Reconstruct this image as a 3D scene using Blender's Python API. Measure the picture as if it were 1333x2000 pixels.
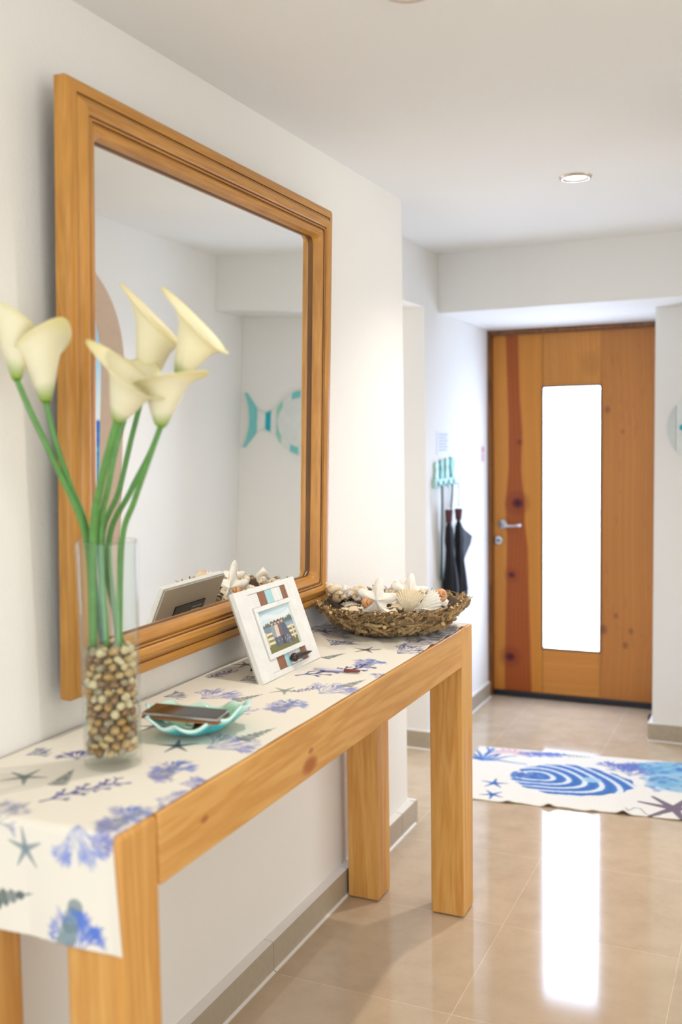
import bpy, bmesh, math, random
import numpy as np
from mathutils import Vector, Matrix, Euler
for o in list(bpy.data.objects): bpy.data.objects.remove(o)
sc = bpy.context.scene
COL = sc.collection
pi = math.pi

# ------------------------------------------------------------------ camera
CX, CZ, F = 1.2971, 1.4785, 1927.9
FWD = Vector((-0.40976, 0.90927, -0.07298)); RT = Vector((0.91205, 0.40982, -0.01475)); UP = Vector((-0.0165, 0.07261, 0.99722))
FWD.normalize(); RT = (RT - FWD*RT.dot(FWD)).normalized(); UP = RT.cross(FWD)
cd = bpy.data.cameras.new('camera'); cam = bpy.data.objects.new('camera', cd); COL.objects.link(cam)
M = Matrix(((RT.x, UP.x, -FWD.x, CX), (RT.y, UP.y, -FWD.y, 0), (RT.z, UP.z, -FWD.z, CZ), (0, 0, 0, 1)))
cam.matrix_world = M
cd.sensor_fit = 'VERTICAL'; cd.sensor_height = 36; cd.lens = F*36/2000; cd.clip_start = .02
cd.dof.use_dof = True; cd.dof.focus_distance = 2.62; cd.dof.aperture_fstop = 2.0
sc.camera = cam
CAMP = Vector((CX, 0, CZ))
def ray(px, py): return FWD + RT*((px-666.5)/F) + UP*((1000-py)/F)
def on(px, py, ax, v):
    d = ray(px, py); t = (v-CAMP[ax])/d[ax]; return CAMP + d*t
def at(px, py, Y): return on(px, py, 1, Y)

# ------------------------------------------------------------------ view and world
sc.view_settings.view_transform = 'Standard'; sc.view_settings.look = 'None'; sc.view_settings.gamma = 1
sc.view_settings.use_curve_mapping = False
sc.view_settings.exposure = 0.46
w = bpy.data.worlds.new('world'); sc.world = w; w.use_nodes = True
w.node_tree.nodes['Background'].inputs[0].default_value = (.75, .86, 1, 1); w.node_tree.nodes['Background'].inputs[1].default_value = .6

def s2l(c):
    return tuple((x/12.92 if x <= .04045 else ((x+.055)/1.055)**2.4) for x in [v/255 for v in c])
def light(kind, name, loc, power, color=(1, 1, 1), rot=(0, 0, 0), parent=None, **k):
    l = bpy.data.lights.new(name, kind); l.energy = power; l.color = color
    for a, b in k.items(): setattr(l, a, b)
    o = bpy.data.objects.new(name, l); COL.objects.link(o); o.location = loc; o.rotation_euler = rot
    if parent: o.parent = parent
    return o
# daylight through the living area and side room windows, then an added hall light
light('AREA', 'window_and_added_daylight', (1.3, -3.02, 1.35), 34, (.68, .84, 1), (pi/2, 0, 0), shape='RECTANGLE', size=2.4, size_y=1.9)
light('AREA', 'window_and_added_daylight', (3.58, -.6, 1.35), 40, (1, .98, .94), (0, pi/2, 0), shape='RECTANGLE', size=1.9, size_y=2.2)
light('AREA', 'window_and_added_daylight', (3.58, 3.6, 1.35), 21, (1, 1, 1), (0, pi/2, 0), shape='RECTANGLE', size=1.3, size_y=1.3)
light('AREA', 'window_and_added_daylight', (-1.69, 3.92, 1.3), 8.5, (.98, .98, 1), (0, -pi/2, 0), shape='RECTANGLE', size=1.5, size_y=.62)  # added at the unseen hall end to brighten the beam and right wall
LAMP_P, LAMP_C = 14, (1, .91, .83)

# ------------------------------------------------------------------ helpers
def tag(o, label=None, cat=None, group=None, kind=None):
    if label: o['label'] = label
    if cat: o['category'] = cat
    if group: o['group'] = group
    if kind: o['kind'] = kind
    return o
def empty(name, loc, label=None, cat=None, group=None, kind=None):
    o = bpy.data.objects.new(name, None); COL.objects.link(o); o.location = loc; o.empty_display_size = .02
    return tag(o, label, cat, group, kind)
def wloc(o):
    v = Vector(o.location)
    return v + (wloc(o.parent) if o.parent else Vector((0, 0, 0)))
class MB:
    def __init__(s): s.v = []; s.f = []; s.m = []; s.sm = []; s.c = []; s.uv = []
    def add(s, vs, fs, mi=0, smooth=False, cols=None):
        b = len(s.v); s.v += [tuple(x) for x in vs]; s.f += [tuple(i+b for i in f) for f in fs]
        s.m += [mi]*len(fs); s.sm += [smooth]*len(fs)
        s.c += list(cols) if cols is not None else [(1, 1, 1)]*len(vs)
        return s
    def box(s, a, b, mi=0):
        x0, y0, z0 = a; x1, y1, z1 = b
        return s.add([(x0,y0,z0),(x1,y0,z0),(x1,y1,z0),(x0,y1,z0),(x0,y0,z1),(x1,y0,z1),(x1,y1,z1),(x0,y1,z1)],
              [(0,3,2,1),(4,5,6,7),(0,1,5,4),(1,2,6,5),(2,3,7,6),(3,0,4,7)], mi)
    def obox(s, c, X, Y, Z, hx, hy, hz, mi=0):
        c = Vector(c); v = []
        for dz in (-1, 1):
            for dx, dy in ((-1,-1),(1,-1),(1,1),(-1,1)):
                v.append(c + X*hx*dx + Y*hy*dy + Z*hz*dz)
        return s.add(v, [(0,3,2,1),(4,5,6,7),(0,1,5,4),(1,2,6,5),(2,3,7,6),(3,0,4,7)], mi)
    def tube(s, pts, rad, n=10, mi=0, caps=True, capmi=None, cols=None, smooth=True):
        pts = [Vector(p) for p in pts]; N = len(pts)
        rad = rad if hasattr(rad, '__len__') else [rad]*N
        vs = []; cc = []; prev = None
        for i, p in enumerate(pts):
            t = (pts[min(i+1, N-1)] - pts[max(i-1, 0)]).normalized()
            if prev is None: a = t.orthogonal().normalized()
            else: a = (prev - t*prev.dot(t)).normalized()
            prev = a; b = t.cross(a)
            for k in range(n):
                th = 2*pi*k/n; vs.append(p + (a*math.cos(th)+b*math.sin(th))*rad[i]); cc.append(cols[i] if cols else (1,1,1))
        fs = [(i*n+k, i*n+(k+1) % n, (i+1)*n+(k+1) % n, (i+1)*n+k) for i in range(N-1) for k in range(n)]
        s.add(vs, fs, mi, smooth, cc)
        if caps:
            b = len(s.v)-len(vs)
            for idx in (0, N-1):
                f = tuple(b+idx*n+k for k in range(n)); s.f.append(f if idx else f[::-1]); s.m.append(mi if capmi is None else capmi); s.sm.append(False)
        return s
    def lathe(s, prof, c=(0, 0, 0), n=32, mi=0, axis=None, smooth=True, cols=None):
        c = Vector(c)
        A = Vector(axis).normalized() if axis is not None else Vector((0, 0, 1))
        a = A.orthogonal().normalized(); b = A.cross(a); vs = []; cc = []
        for j, (r, z) in enumerate(prof):
            for k in range(n):
                th = 2*pi*k/n; vs.append(c + A*z + (a*math.cos(th)+b*math.sin(th))*max(r, 1e-5)); cc.append(cols[j] if cols else (1,1,1))
        fs = [(i*n+k, i*n+(k+1) % n, (i+1)*n+(k+1) % n, (i+1)*n+k) for i in range(len(prof)-1) for k in range(n)]
        return s.add(vs, fs, mi, smooth, cc)
    def grid(s, P, mi=0, smooth=True, cols=None, wrap=False):
        nu, nv = len(P), len(P[0]); vs = [q for r in P for q in r]
        fs = [(i*nv+j, (i+1)*nv+j, (i+1)*nv+(j+1) % nv, i*nv+(j+1) % nv) for i in range(nu-1) for j in range(nv if wrap else nv-1)]
        return s.add(vs, fs, mi, smooth, cols)
    def build(s, name, mats, parent=None, bevel=0, seg=2, origin=None, fixn=True, sub=0, autosm=None):
        me = bpy.data.meshes.new(name)
        if parent is not None: og = wloc(parent)
        elif origin is not None: og = Vector(origin)
        else:
            xs = np.array(s.v); og = Vector(((xs[:,0].min()+xs[:,0].max())/2, (xs[:,1].min()+xs[:,1].max())/2, xs[:,2].min()))
        lo = Vector((0,0,0))
        me.from_pydata([(Vector(v)-og)[:] for v in s.v], [], s.f)
        me.polygons.foreach_set('material_index', s.m); me.polygons.foreach_set('use_smooth', s.sm)
        if any(c != (1, 1, 1) for c in s.c[:200000:7]) or any(c != (1,1,1) for c in s.c[:50]):
            ca = me.color_attributes.new('Col', 'FLOAT_COLOR', 'POINT')
            arr = np.ones((len(s.v), 4), np.float32); arr[:, :3] = np.array(s.c, np.float32); ca.data.foreach_set('color', arr.ravel())
        if fixn:
            bm = bmesh.new(); bm.from_mesh(me); bmesh.ops.recalc_face_normals(bm, faces=bm.faces); bm.to_mesh(me); bm.free()
        for m in (mats if isinstance(mats, (list, tuple)) else [mats]): me.materials.append(m)
        o = bpy.data.objects.new(name, me); COL.objects.link(o)
        if parent is not None: o.parent = parent
        else: o.location = og
        if bevel:
            b = o.modifiers.new('b', 'BEVEL'); b.width = bevel; b.segments = seg; b.limit_method = 'ANGLE'; b.angle_limit = .6; b.harden_normals = False
            for pl in me.polygons: pl.use_smooth = True
            try: me.set_sharp_from_angle(angle=.6)
            except Exception: pass
        if sub:
            m_ = o.modifiers.new('s', 'SUBSURF'); m_.levels = sub; m_.render_levels = sub
        return o
def box(name, a, b, mat, parent=None, bevel=0, **k):
    return MB().box(a, b).build(name, mat, parent, bevel, **k)

# ------------------------------------------------------------------ materials
def nodes(name):
    m = bpy.data.materials.new(name); m.use_nodes = True; nt = m.node_tree
    return m, nt, nt.nodes['Principled BSDF']
def plain(name, col, rough=.5, metal=0, spec=.5, emis=None, es=0, noise=0, nscale=30, bump=0, sheen=0, trans=0, coat=0):
    m, nt, b = nodes(name); c = s2l(col)
    b.inputs['Base Color'].default_value = (*c, 1); b.inputs['Roughness'].default_value = rough; b.inputs['Metallic'].default_value = metal
    b.inputs['Specular IOR Level'].default_value = spec
    if coat: b.inputs['Coat Weight'].default_value = coat
    if emis: b.inputs['Emission Color'].default_value = (*s2l(emis), 1); b.inputs['Emission Strength'].default_value = es
    if noise or bump:
        tc = nt.nodes.new('ShaderNodeTexCoord'); n = nt.nodes.new('ShaderNodeTexNoise'); n.inputs['Scale'].default_value = nscale; n.inputs['Detail'].default_value = 5
        nt.links.new(tc.outputs['Object'], n.inputs['Vector'])
        if noise:
            r = nt.nodes.new('ShaderNodeValToRGB'); r.color_ramp.elements[0].position = .3; r.color_ramp.elements[1].position = .7
            r.color_ramp.elements[0].color = (*[max(0, v*(1-noise)) for v in c], 1); r.color_ramp.elements[1].color = (*[min(1, v*(1+noise)) for v in c], 1)
            nt.links.new(n.outputs['Fac'], r.inputs['Fac']); nt.links.new(r.outputs['Color'], b.inputs['Base Color'])
        if bump:
            bp = nt.nodes.new('ShaderNodeBump'); bp.inputs['Strength'].default_value = bump; bp.inputs['Distance'].default_value = .003
            nt.links.new(n.outputs['Fac'], bp.inputs['Height']); nt.links.new(bp.outputs['Normal'], b.inputs['Normal'])
    return m
def attr(name, rough=.6, spec=.3, bump=0, bscale=400, translucent=0):
    m, nt, b = nodes(name); a = nt.nodes.new('ShaderNodeAttribute'); a.attribute_name = 'Col'
    nt.links.new(a.outputs['Color'], b.inputs['Base Color']); b.inputs['Roughness'].default_value = rough; b.inputs['Specular IOR Level'].default_value = spec
    if bump:
        tc = nt.nodes.new('ShaderNodeTexCoord'); n = nt.nodes.new('ShaderNodeTexNoise'); n.inputs['Scale'].default_value = bscale
        bp = nt.nodes.new('ShaderNodeBump'); bp.inputs['Strength'].default_value = bump; bp.inputs['Distance'].default_value = .001
        nt.links.new(tc.outputs['Object'], n.inputs['Vector']); nt.links.new(n.outputs['Fac'], bp.inputs['Height']); nt.links.new(bp.outputs['Normal'], b.inputs['Normal'])
    if translucent:
        t = nt.nodes.new('ShaderNodeBsdfTranslucent'); mx = nt.nodes.new('ShaderNodeMixShader'); mx.inputs[0].default_value = translucent
        nt.links.new(a.outputs['Color'], t.inputs['Color']); nt.links.new(b.outputs[0], mx.inputs[1]); nt.links.new(t.outputs[0], mx.inputs[2])
        nt.links.new(mx.outputs[0], nt.nodes['Material Output'].inputs['Surface'])
    return m
def wood(name, light_, dark_, axis='Z', scale=1.0, rough=.42, knots=(), streak=.5, uv=False, spec=.4, coords='Object'):
    m, nt, b = nodes(name); L = nt.links; N = nt.nodes.new
    tc = N('ShaderNodeTexCoord'); mp = N('ShaderNodeMapping')
    st = {'X': (1.2, 16, 16), 'Y': (16, 1.2, 16), 'Z': (16, 16, 1.2)}[axis]
    if uv: st = (1.2, 22, 1)
    mp.inputs['Scale'].default_value = [v*scale for v in st]
    L.new(tc.outputs['UV' if uv else coords], mp.inputs['Vector'])
    n1 = N('ShaderNodeTexNoise'); n1.inputs['Scale'].default_value = 1; n1.inputs['Detail'].default_value = 4; n1.inputs['Distortion'].default_value = .6
    L.new(mp.outputs[0], n1.inputs['Vector'])
    # rings: sine of the noise gives cathedral grain
    ma = N('ShaderNodeMath'); ma.operation = 'MULTIPLY'; ma.inputs[1].default_value = 34; L.new(n1.outputs['Fac'], ma.inputs[0])
    sn = N('ShaderNodeMath'); sn.operation = 'SINE'; L.new(ma.outputs[0], sn.inputs[0])
    mp2 = N('ShaderNodeMapping'); mp2.inputs['Scale'].default_value = [v*scale*9 for v in st]; L.new(tc.outputs['UV' if uv else coords], mp2.inputs['Vector'])
    n2 = N('ShaderNodeTexNoise'); n2.inputs['Scale'].default_value = 1; n2.inputs['Detail'].default_value = 2; L.new(mp2.outputs[0], n2.inputs['Vector'])
    mr = N('ShaderNodeMapRange'); mr.inputs[1].default_value = -1; mr.inputs[2].default_value = 1; mr.inputs[3].default_value = 0; mr.inputs[4].default_value = streak; L.new(sn.outputs[0], mr.inputs[0])
    ad = N('ShaderNodeMath'); ad.operation = 'MULTIPLY_ADD'; ad.inputs[1].default_value = .7; L.new(n2.outputs['Fac'], ad.inputs[0]); L.new(mr.outputs[0], ad.inputs[2])
    r = N('ShaderNodeValToRGB'); r.color_ramp.elements[0].position = .2; r.color_ramp.elements[1].position = 1.0
    r.color_ramp.elements[0].color = (*s2l(light_), 1); r.color_ramp.elements[1].color = (*s2l(dark_), 1)
    L.new(ad.outputs[0], r.inputs['Fac']); out = r.outputs['Color']
    for (kx, ky, kz, kr) in knots:      # knots at object-space points
        vm = N('ShaderNodeVectorMath'); vm.operation = 'SUBTRACT'; vm.inputs[1].default_value = (kx, ky, kz); L.new(tc.outputs['Object'], vm.inputs[0])
        sc_ = N('ShaderNodeVectorMath'); sc_.operation = 'MULTIPLY'; sc_.inputs[1].default_value = {'X': (.5,1,1), 'Y': (1,.5,1), 'Z': (1,1,.5)}[axis]; L.new(vm.outputs[0], sc_.inputs[0])
        ln = N('ShaderNodeVectorMath'); ln.operation = 'LENGTH'; L.new(sc_.outputs[0], ln.inputs[0])
        rr = N('ShaderNodeValToRGB'); rr.color_ramp.elements[0].position = kr*.5; rr.color_ramp.elements[0].color = (1, 1, 1, 1); rr.color_ramp.elements[1].position = kr; rr.color_ramp.elements[1].color = (0, 0, 0, 1)
        L.new(ln.outputs['Value'], rr.inputs['Fac'])
        mx = N('ShaderNodeMixRGB'); mx.inputs['Color2'].default_value = (*s2l((168, 96, 40)), 1); L.new(rr.outputs[0], mx.inputs[0]); L.new(out, mx.inputs['Color1']); out = mx.outputs[0]
    L.new(out, b.inputs['Base Color']); b.inputs['Roughness'].default_value = rough; b.inputs['Specular IOR Level'].default_value = spec
    bp = N('ShaderNodeBump'); bp.inputs['Strength'].default_value = .15; bp.inputs['Distance'].default_value = .001; L.new(ad.outputs[0], bp.inputs['Height']); L.new(bp.outputs[0], b.inputs['Normal'])
    return m

WALL = plain('wall_paint', (239, 236, 230), .75, spec=.25, bump=.25, nscale=90)
CEIL = plain('ceiling_paint', (240, 239, 234), .8, spec=.2, bump=.15, nscale=60)
SKIRT = plain('skirting_stone', (176, 163, 142), .35, noise=.06, nscale=60)
GROUT = plain('white_caulk', (232, 228, 220), .6)
TILEC = (210, 189, 162)
def tile_mat():
    m, nt, b = nodes('floor_tile'); L = nt.links; N = nt.nodes.new
    tc = N('ShaderNodeTexCoord'); mp = N('ShaderNodeMapping'); mp.inputs['Location'].default_value = (-.028, -.295, 0); L.new(tc.outputs['Object'], mp.inputs[0])
    br = N('ShaderNodeTexBrick'); br.offset = 0; br.squash = 1
    br.inputs['Scale'].default_value = 1; br.inputs['Brick Width'].default_value = .509; br.inputs['Row Height'].default_value = .509; br.inputs['Mortar Size'].default_value = .0013
    br.inputs['Mortar Smooth'].default_value = .1; br.inputs['Bias'].default_value = 0
    br.inputs['Color1'].default_value = (*s2l(TILEC), 1); br.inputs['Color2'].default_value = (*s2l((206, 185, 159)), 1); br.inputs['Mortar'].default_value = (*s2l((226, 210, 184)), 1)
    L.new(mp.outputs[0], br.inputs['Vector'])
    n = N('ShaderNodeTexNoise'); n.inputs['Scale'].default_value = 9; n.inputs['Detail'].default_value = 8; n.inputs['Roughness'].default_value = .65; L.new(tc.outputs['Object'], n.inputs['Vector'])
    r = N('ShaderNodeValToRGB'); r.color_ramp.elements[0].position = .35; r.color_ramp.elements[0].color = (.86, .85, .83, 1); r.color_ramp.elements[1].position = .7; r.color_ramp.elements[1].color = (1, 1, 1, 1)
    L.new(n.outputs['Fac'], r.inputs[0])
    mx = N('ShaderNodeMixRGB'); mx.blend_type = 'MULTIPLY'; mx.inputs[0].default_value = 1; L.new(br.outputs['Color'], mx.inputs[1]); L.new(r.outputs[0], mx.inputs[2])
    L.new(mx.outputs[0], b.inputs['Base Color'])
    b.inputs['Roughness'].default_value = .09; b.inputs['Specular IOR Level'].default_value = .6
    bp = N('ShaderNodeBump'); bp.inputs['Strength'].default_value = .3; bp.inputs['Distance'].default_value = .0008; bp.invert = True
    L.new(br.outputs['Fac'], bp.inputs['Height']); L.new(bp.outputs[0], b.inputs['Normal'])
    return m
TILE = tile_mat()
CHROME = plain('brushed_metal', (190, 190, 192), .28, metal=1)
BLACK = plain('black_plastic', (18, 19, 22), .4)

# ------------------------------------------------------------------ room shell
ZC = 2.3575; W = 1.40; XL = -.012; YB = 4.583; YN = 4.909; YD = 5.463; XH = -.238; ZB = 2.0795; YE = 3.49; YS = 4.381; XNI = .728
def st(o, label=None, cat=None): return tag(o, label, cat, kind='structure')
def sbox(name, a, b, m=WALL): return st(box(name, a, b, m, origin=(0, 0, 0)))
sbox('floor', (-1.8, -3.2, -.06), (3.75, 5.7, 0), TILE)
sbox('ceiling', (-1.8, -3.2, ZC), (3.75, 5.7, ZC+.06), CEIL)
mb = MB(); mb.box((-.15, -3.1, 0), (XL, YE, ZC)); mb.box((-1.7, YE-.15, 0), (-.1505, YE, ZC)); st(mb.build('wall_left', WALL, origin=(0, 0, 0)))
mb = MB(); mb.box((-1.7, YS, 0), (XH-.151, YS+.12, ZC)); mb.box((XH-.15, YE+.001, ZB+.005), (XH, YS-.001, ZC)); st(mb.build('wall_hall', WALL, origin=(0, 0, 0)))
sbox('wall_entry', (XH-.15, YS, 0), (XH, YD+.2, ZC))
sbox('wall_lintel', (XH+.0005, YB, ZB), (W-.0005, YD-.041, ZC))
mb = MB(); mb.box((XNI, YN, 0), (W-.0005, YD+.2, ZB-.0005)); mb.box((XH+.0005, YD-.04, ZB-.005), (XNI-.0005, YD+.2, ZC)); mb.box((XNI-.03, YD-.02, 0), (XNI-.0005, YD+.2, ZB-.006)); st(mb.build('wall_front', WALL, origin=(0, 0, 0)))
# right wall with arched opening
AY0, AY1, AZ = 2.84, 3.762, 1.72; AR = (AY1-AY0)/2; AC = (AY0+AY1)/2; WT = .12
mb = MB(); mb.box((W, 2.3, 0), (W+WT, AY0, ZC)); mb.box((W, AY1, 0), (W+WT, YN+.3, ZC))
na = 32; arc = [(AC-AR*math.cos(pi*i/na), AZ+AR*math.sin(pi*i/na)) for i in range(na+1)]
for i in range(na):
    (ya, za), (yb, zb_) = arc[i], arc[i+1]
    mb.add([(W, ya, za), (W, yb, zb_), (W, yb, ZC), (W, ya, ZC), (W+WT, ya, za), (W+WT, yb, zb_), (W+WT, yb, ZC), (W+WT, ya, ZC)], [(0,1,2,3), (7,6,5,4), (0,4,5,1)])
mb.box((W+WT+.001, 2.3, 0), (3.65, 2.42, ZC))
st(mb.build('wall_right', WALL, origin=(0, 0, 0)))
ARCHM = plain('arch_beige_plaster', (214, 190, 172), .7, noise=.03)
mb = MB(); prof = [(AY0, 0)]+arc+[(AY1, 0)]
for i in range(len(prof)-1):
    (ya, za), (yb, zb_) = prof[i], prof[i+1]
    ca = Vector((0, AC, AZ)); 
    def ins(y, z):
        if z >= AZ: d = Vector((y-AC, z-AZ)); d = d*((AR-.004)/d.length); return (AC+d.x, AZ+d.y)
        return (y+(.004 if y < AC else -.004), z)
    (yc, zc_), (yd_, zd_) = ins(ya, za), ins(yb, zb_)
    X0, X1 = W-.001, W+WT+.001
    mb.add([(X0, ya, za), (X0, yb, zb_), (X0, yd_, zd_), (X0, yc, zc_), (X1, ya, za), (X1, yb, zb_), (X1, yd_, zd_), (X1, yc, zc_)], [(0,1,2,3), (7,6,5,4), (3,2,6,7)])
st(mb.build('trim_1', ARCHM, origin=(0, 0, 0)))
# living area shell behind the camera, with its windows
def wall_open(name, axis, pos, th, a0, a1, o0, o1, z0, z1):
    mb = MB()
    def b(u0, u1, q0, q1):
        if axis == 'x': mb.box((pos, u0, q0), (pos+th, u1, q1))
        else: mb.box((u0, pos, q0), (u1, pos+th, q1))
    b(a0, o0, 0, ZC); b(o1, a1, 0, ZC); b(o0, o1, 0, z0); b(o0, o1, z1, ZC)
    st(mb.build(name, WALL, origin=(0, 0, 0)))
wall_open('wall_back', 'y', -3.2, .1, -.15, 3.75, .1, 2.5, .4, 2.3)
wall_open('wall_living', 'x', 3.65, .1, -3.1, 2.42, -1.7, .5, .4, 2.3)
wall_open('wall_side_room', 'x', 3.65, .1, 2.421, 5.7, 2.95, 4.25, .7, 2.0)
mb = MB(); mb.box((W+WT+.001, YN+.2, 0), (3.65, YN+.3, ZC)); st(mb.build('wall_side_room_end', WALL, origin=(0,0,0)))
def thin_glass(name, tint=(1, 1, 1), ior=1.45, rough=0.02):
    m = bpy.data.materials.new(name); m.use_nodes = True; nt = m.node_tree; nt.nodes.remove(nt.nodes['Principled BSDF'])
    t = nt.nodes.new('ShaderNodeBsdfTransparent'); t.inputs[0].default_value = (*tint, 1); g = nt.nodes.new('ShaderNodeBsdfGlossy'); g.inputs['Roughness'].default_value = rough
    lw = nt.nodes.new('ShaderNodeLayerWeight'); lw.inputs[0].default_value = .5; pw = nt.nodes.new('ShaderNodeMath'); pw.operation = 'POWER'; pw.inputs[1].default_value = 4.0
    f = nt.nodes.new('ShaderNodeMath'); f.operation = 'MULTIPLY_ADD'; f.inputs[1].default_value = .55; f.inputs[2].default_value = .035; mx = nt.nodes.new('ShaderNodeMixShader')
    nt.links.new(lw.outputs['Facing'], pw.inputs[0]); nt.links.new(pw.outputs[0], f.inputs[0])
    nt.links.new(f.outputs[0], mx.inputs[0]); nt.links.new(t.outputs[0], mx.inputs[1]); nt.links.new(g.outputs[0], mx.inputs[2]); nt.links.new(mx.outputs[0], nt.nodes['Material Output'].inputs['Surface'])
    return m
PANE = thin_glass('window_glass')
FRW = plain('white_window_frame', (235, 235, 232), .4)
def window(name, axis, pos, o0, o1, z0, z1):
    mb = MB(); t = .05
    def b(u0, u1, q0, q1, m):
        if axis == 'x': m.box((pos, u0, q0), (pos+t, u1, q1))
        else: m.box((u0, pos, q0), (u1, pos+t, q1))
    mid = (o0+o1)/2
    for r in ((o0, o0+t, z0, z1), (o1-t, o1, z0, z1), (o0+t, o1-t, z0, z0+t), (o0+t, o1-t, z1-t, z1), (mid-t/2, mid+t/2, z0+t, z1-t)): b(*r, mb)
    f = st(mb.build(name, FRW)); mb = MB(); p0 = pos+.02
    if axis == 'x': mb.add([(p0, o0+t, z0+t), (p0, o1-t, z0+t), (p0, o1-t, z1-t), (p0, o0+t, z1-t)], [(0,1,2,3)])
    else: mb.add([(o0+t, p0, z0+t), (o1-t, p0, z0+t), (o1-t, p0, z1-t), (o0+t, p0, z1-t)], [(0,1,2,3)])
    mb.build('pane', PANE, f)
window('window_1', 'y', -3.19, .1, 2.5, .4, 2.3); window('window_2', 'x', 3.69, -1.7, .5, .4, 2.3); window('window_3', 'x', 3.69, 2.95, 4.25, .7, 2.0)
wall_open('wall_hall_end', 'x', -1.8, .099, YE-.15, YS+.12, 3.6, 4.24, .5, 2.1); window('added_hall_window', 'x', -1.79, 3.6, 4.24, .5, 2.1)  # window opening and frame made up to carry the added hall light
# skirting
BH, BT = .085, .018
def skirt(name, segs):
    mb = MB()
    for a, b, nx, ny in segs:      # wall line a->b, outward normal
        a = Vector((*a, 0)); b = Vector((*b, 0)); n = Vector((nx, ny, 0)); e = Vector((0, 0, 1))
        for z0, z1, t, mi in ((0.0005, BH, BT, 0),):
            mb.add([a+n*.0005, b+n*.0005, b+n*t, a+n*t, a+n*.0005+e*z1, b+n*.0005+e*z1, b+n*t+e*z1, a+n*t+e*z1], [(0,3,2,1),(4,5,6,7),(0,1,5,4),(1,2,6,5),(2,3,7,6),(3,0,4,7)], mi)
        mb.add([a+n*.0005+e*BH, b+n*.0005+e*BH, b+n*(BT-.001)+e*BH, a+n*(BT-.001)+e*BH, a+n*.0005+e*(BH+.004), b+n*.0005+e*(BH+.004)], [(0,1,5,4), (3,2,5,4), (0,3,4), (1,2,5)], 1)
        mb.add([a+n*BT+e*.0006, b+n*BT+e*.0006, b+n*(BT+.008)+e*.0006, a+n*(BT+.008)+e*.0006, a+n*BT+e*.005, b+n*BT+e*.005], [(0,1,5,4), (3,2,5,4)], 1)
    return st(mb.build(name, [SKIRT, GROUT], origin=(0, 0, 0)))
g = .0012
segs = []; y = -3.0; cuts = [-3.09, -2.6] + [.30+.509*k for k in range(-5, 7)]; cuts = sorted(c for c in cuts if c < YE-.05)+[YE]
for i in range(len(cuts)-1): segs.append(((XL, cuts[i]+g), (XL, cuts[i+1]-(g if i < len(cuts)-2 else 0)), 1, 0))
segs.append(((XL+.03, YE), (-1.6, YE), 0, 1))
BT = .030; skirt('baseboard_left', segs); BT = .018
skirt('baseboard_hall', [((-1.69, YS), (XH+BT, YS), 0, -1)])
skirt('baseboard_entry', [((XH, YS), (XH, 4.95), 1, 0), ((XH, 4.952), (XH, YD-.045), 1, 0)])
skirt('baseboard_front', [((XNI-BT, YN), (W-.001, YN), 0, -1), ((XNI, YN), (XNI, YD-.05), -1, 0)])
skirt('baseboard_right', [((W, YN-BT), (W, AY1+.001), -1, 0), ((W, AY0-.001), (W, 2.301), -1, 0)])

# ------------------------------------------------------------------ painted-board raster (colour attribute on a dense grid)
class Canvas:
    def __init__(s, u0, u1, v0, v1, step, base):
        s.nu = max(2, int(round((u1-u0)/step))+1); s.nv = max(2, int(round((v1-v0)/step))+1)
        s.u = np.linspace(u0, u1, s.nu); s.v = np.linspace(v0, v1, s.nv); s.U, s.V = np.meshgrid(s.u, s.v, indexing='ij')
        s.C = np.empty((s.nu, s.nv, 3)); s.C[:] = s2l(base); s.step = step
    def reg(s, a, b, c, d):
        i0, i1 = np.searchsorted(s.u, [a, b]); j0, j1 = np.searchsorted(s.v, [c, d]); return slice(i0, i1), slice(j0, j1)
    def mix(s, sl, mask, col, al=1):
        c = np.array(s2l(col)); m = (np.clip(mask, 0, 1)*al)[..., None]; s.C[sl] = s.C[sl]*(1-m)+c*m
    def line(s, p, q, w0, w1, col, al=1):
        r = max(w0, w1)+s.step
        sl = s.reg(min(p[0], q[0])-r, max(p[0], q[0])+r, min(p[1], q[1])-r, max(p[1], q[1])+r)
        U, V = s.U[sl], s.V[sl]
        if U.size == 0: return
        dx, dy = q[0]-p[0], q[1]-p[1]; L2 = dx*dx+dy*dy+1e-12
        t = np.clip(((U-p[0])*dx+(V-p[1])*dy)/L2, 0, 1); d = np.hypot(U-p[0]-t*dx, V-p[1]-t*dy)
        s.mix(sl, (w0+(w1-w0)*t-d)/s.step+.6, col, al)
    def disk(s, c, r, col, al=1, ry=None, rot=0, soft=1):
        ry = ry or r; R = max(r, ry)*1.1+s.step; sl = s.reg(c[0]-R, c[0]+R, c[1]-R, c[1]+R); U, V = s.U[sl]-c[0], s.V[sl]-c[1]
        if U.size == 0: return
        a, b = math.cos(rot), math.sin(rot); X, Y = U*a+V*b, -U*b+V*a; d = np.hypot(X/r, Y/ry)
        s.mix(sl, (1-d)*min(r, ry)/s.step/soft+.5, col, al)
    def poly(s, pts, col, al=1):
        xs = [p[0] for p in pts]; ys = [p[1] for p in pts]; sl = s.reg(min(xs)-s.step, max(xs)+s.step, min(ys)-s.step, max(ys)+s.step)
        U, V = s.U[sl], s.V[sl]; ins = np.zeros(U.shape, bool)
        for i in range(len(pts)):
            x1, y1 = pts[i]; x2, y2 = pts[i-1]
            if y1 == y2: continue
            ins ^= ((V < y1) != (V < y2)) & (U < (x2-x1)*(V-y1)/(y2-y1)+x1)
        s.mix(sl, ins.astype(float), col, al)
    def cols(s): return [tuple(c) for c in s.C.reshape(-1, 3)]
    def gridmesh(s, mb, fn, mi=0):
        P = [[fn(u, v) for v in s.v] for u in s.u]; return mb.grid(P, mi, True, s.cols())
LAV = [(126, 130, 190), (144, 148, 200), (110, 116, 180), (156, 160, 204)]
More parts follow.
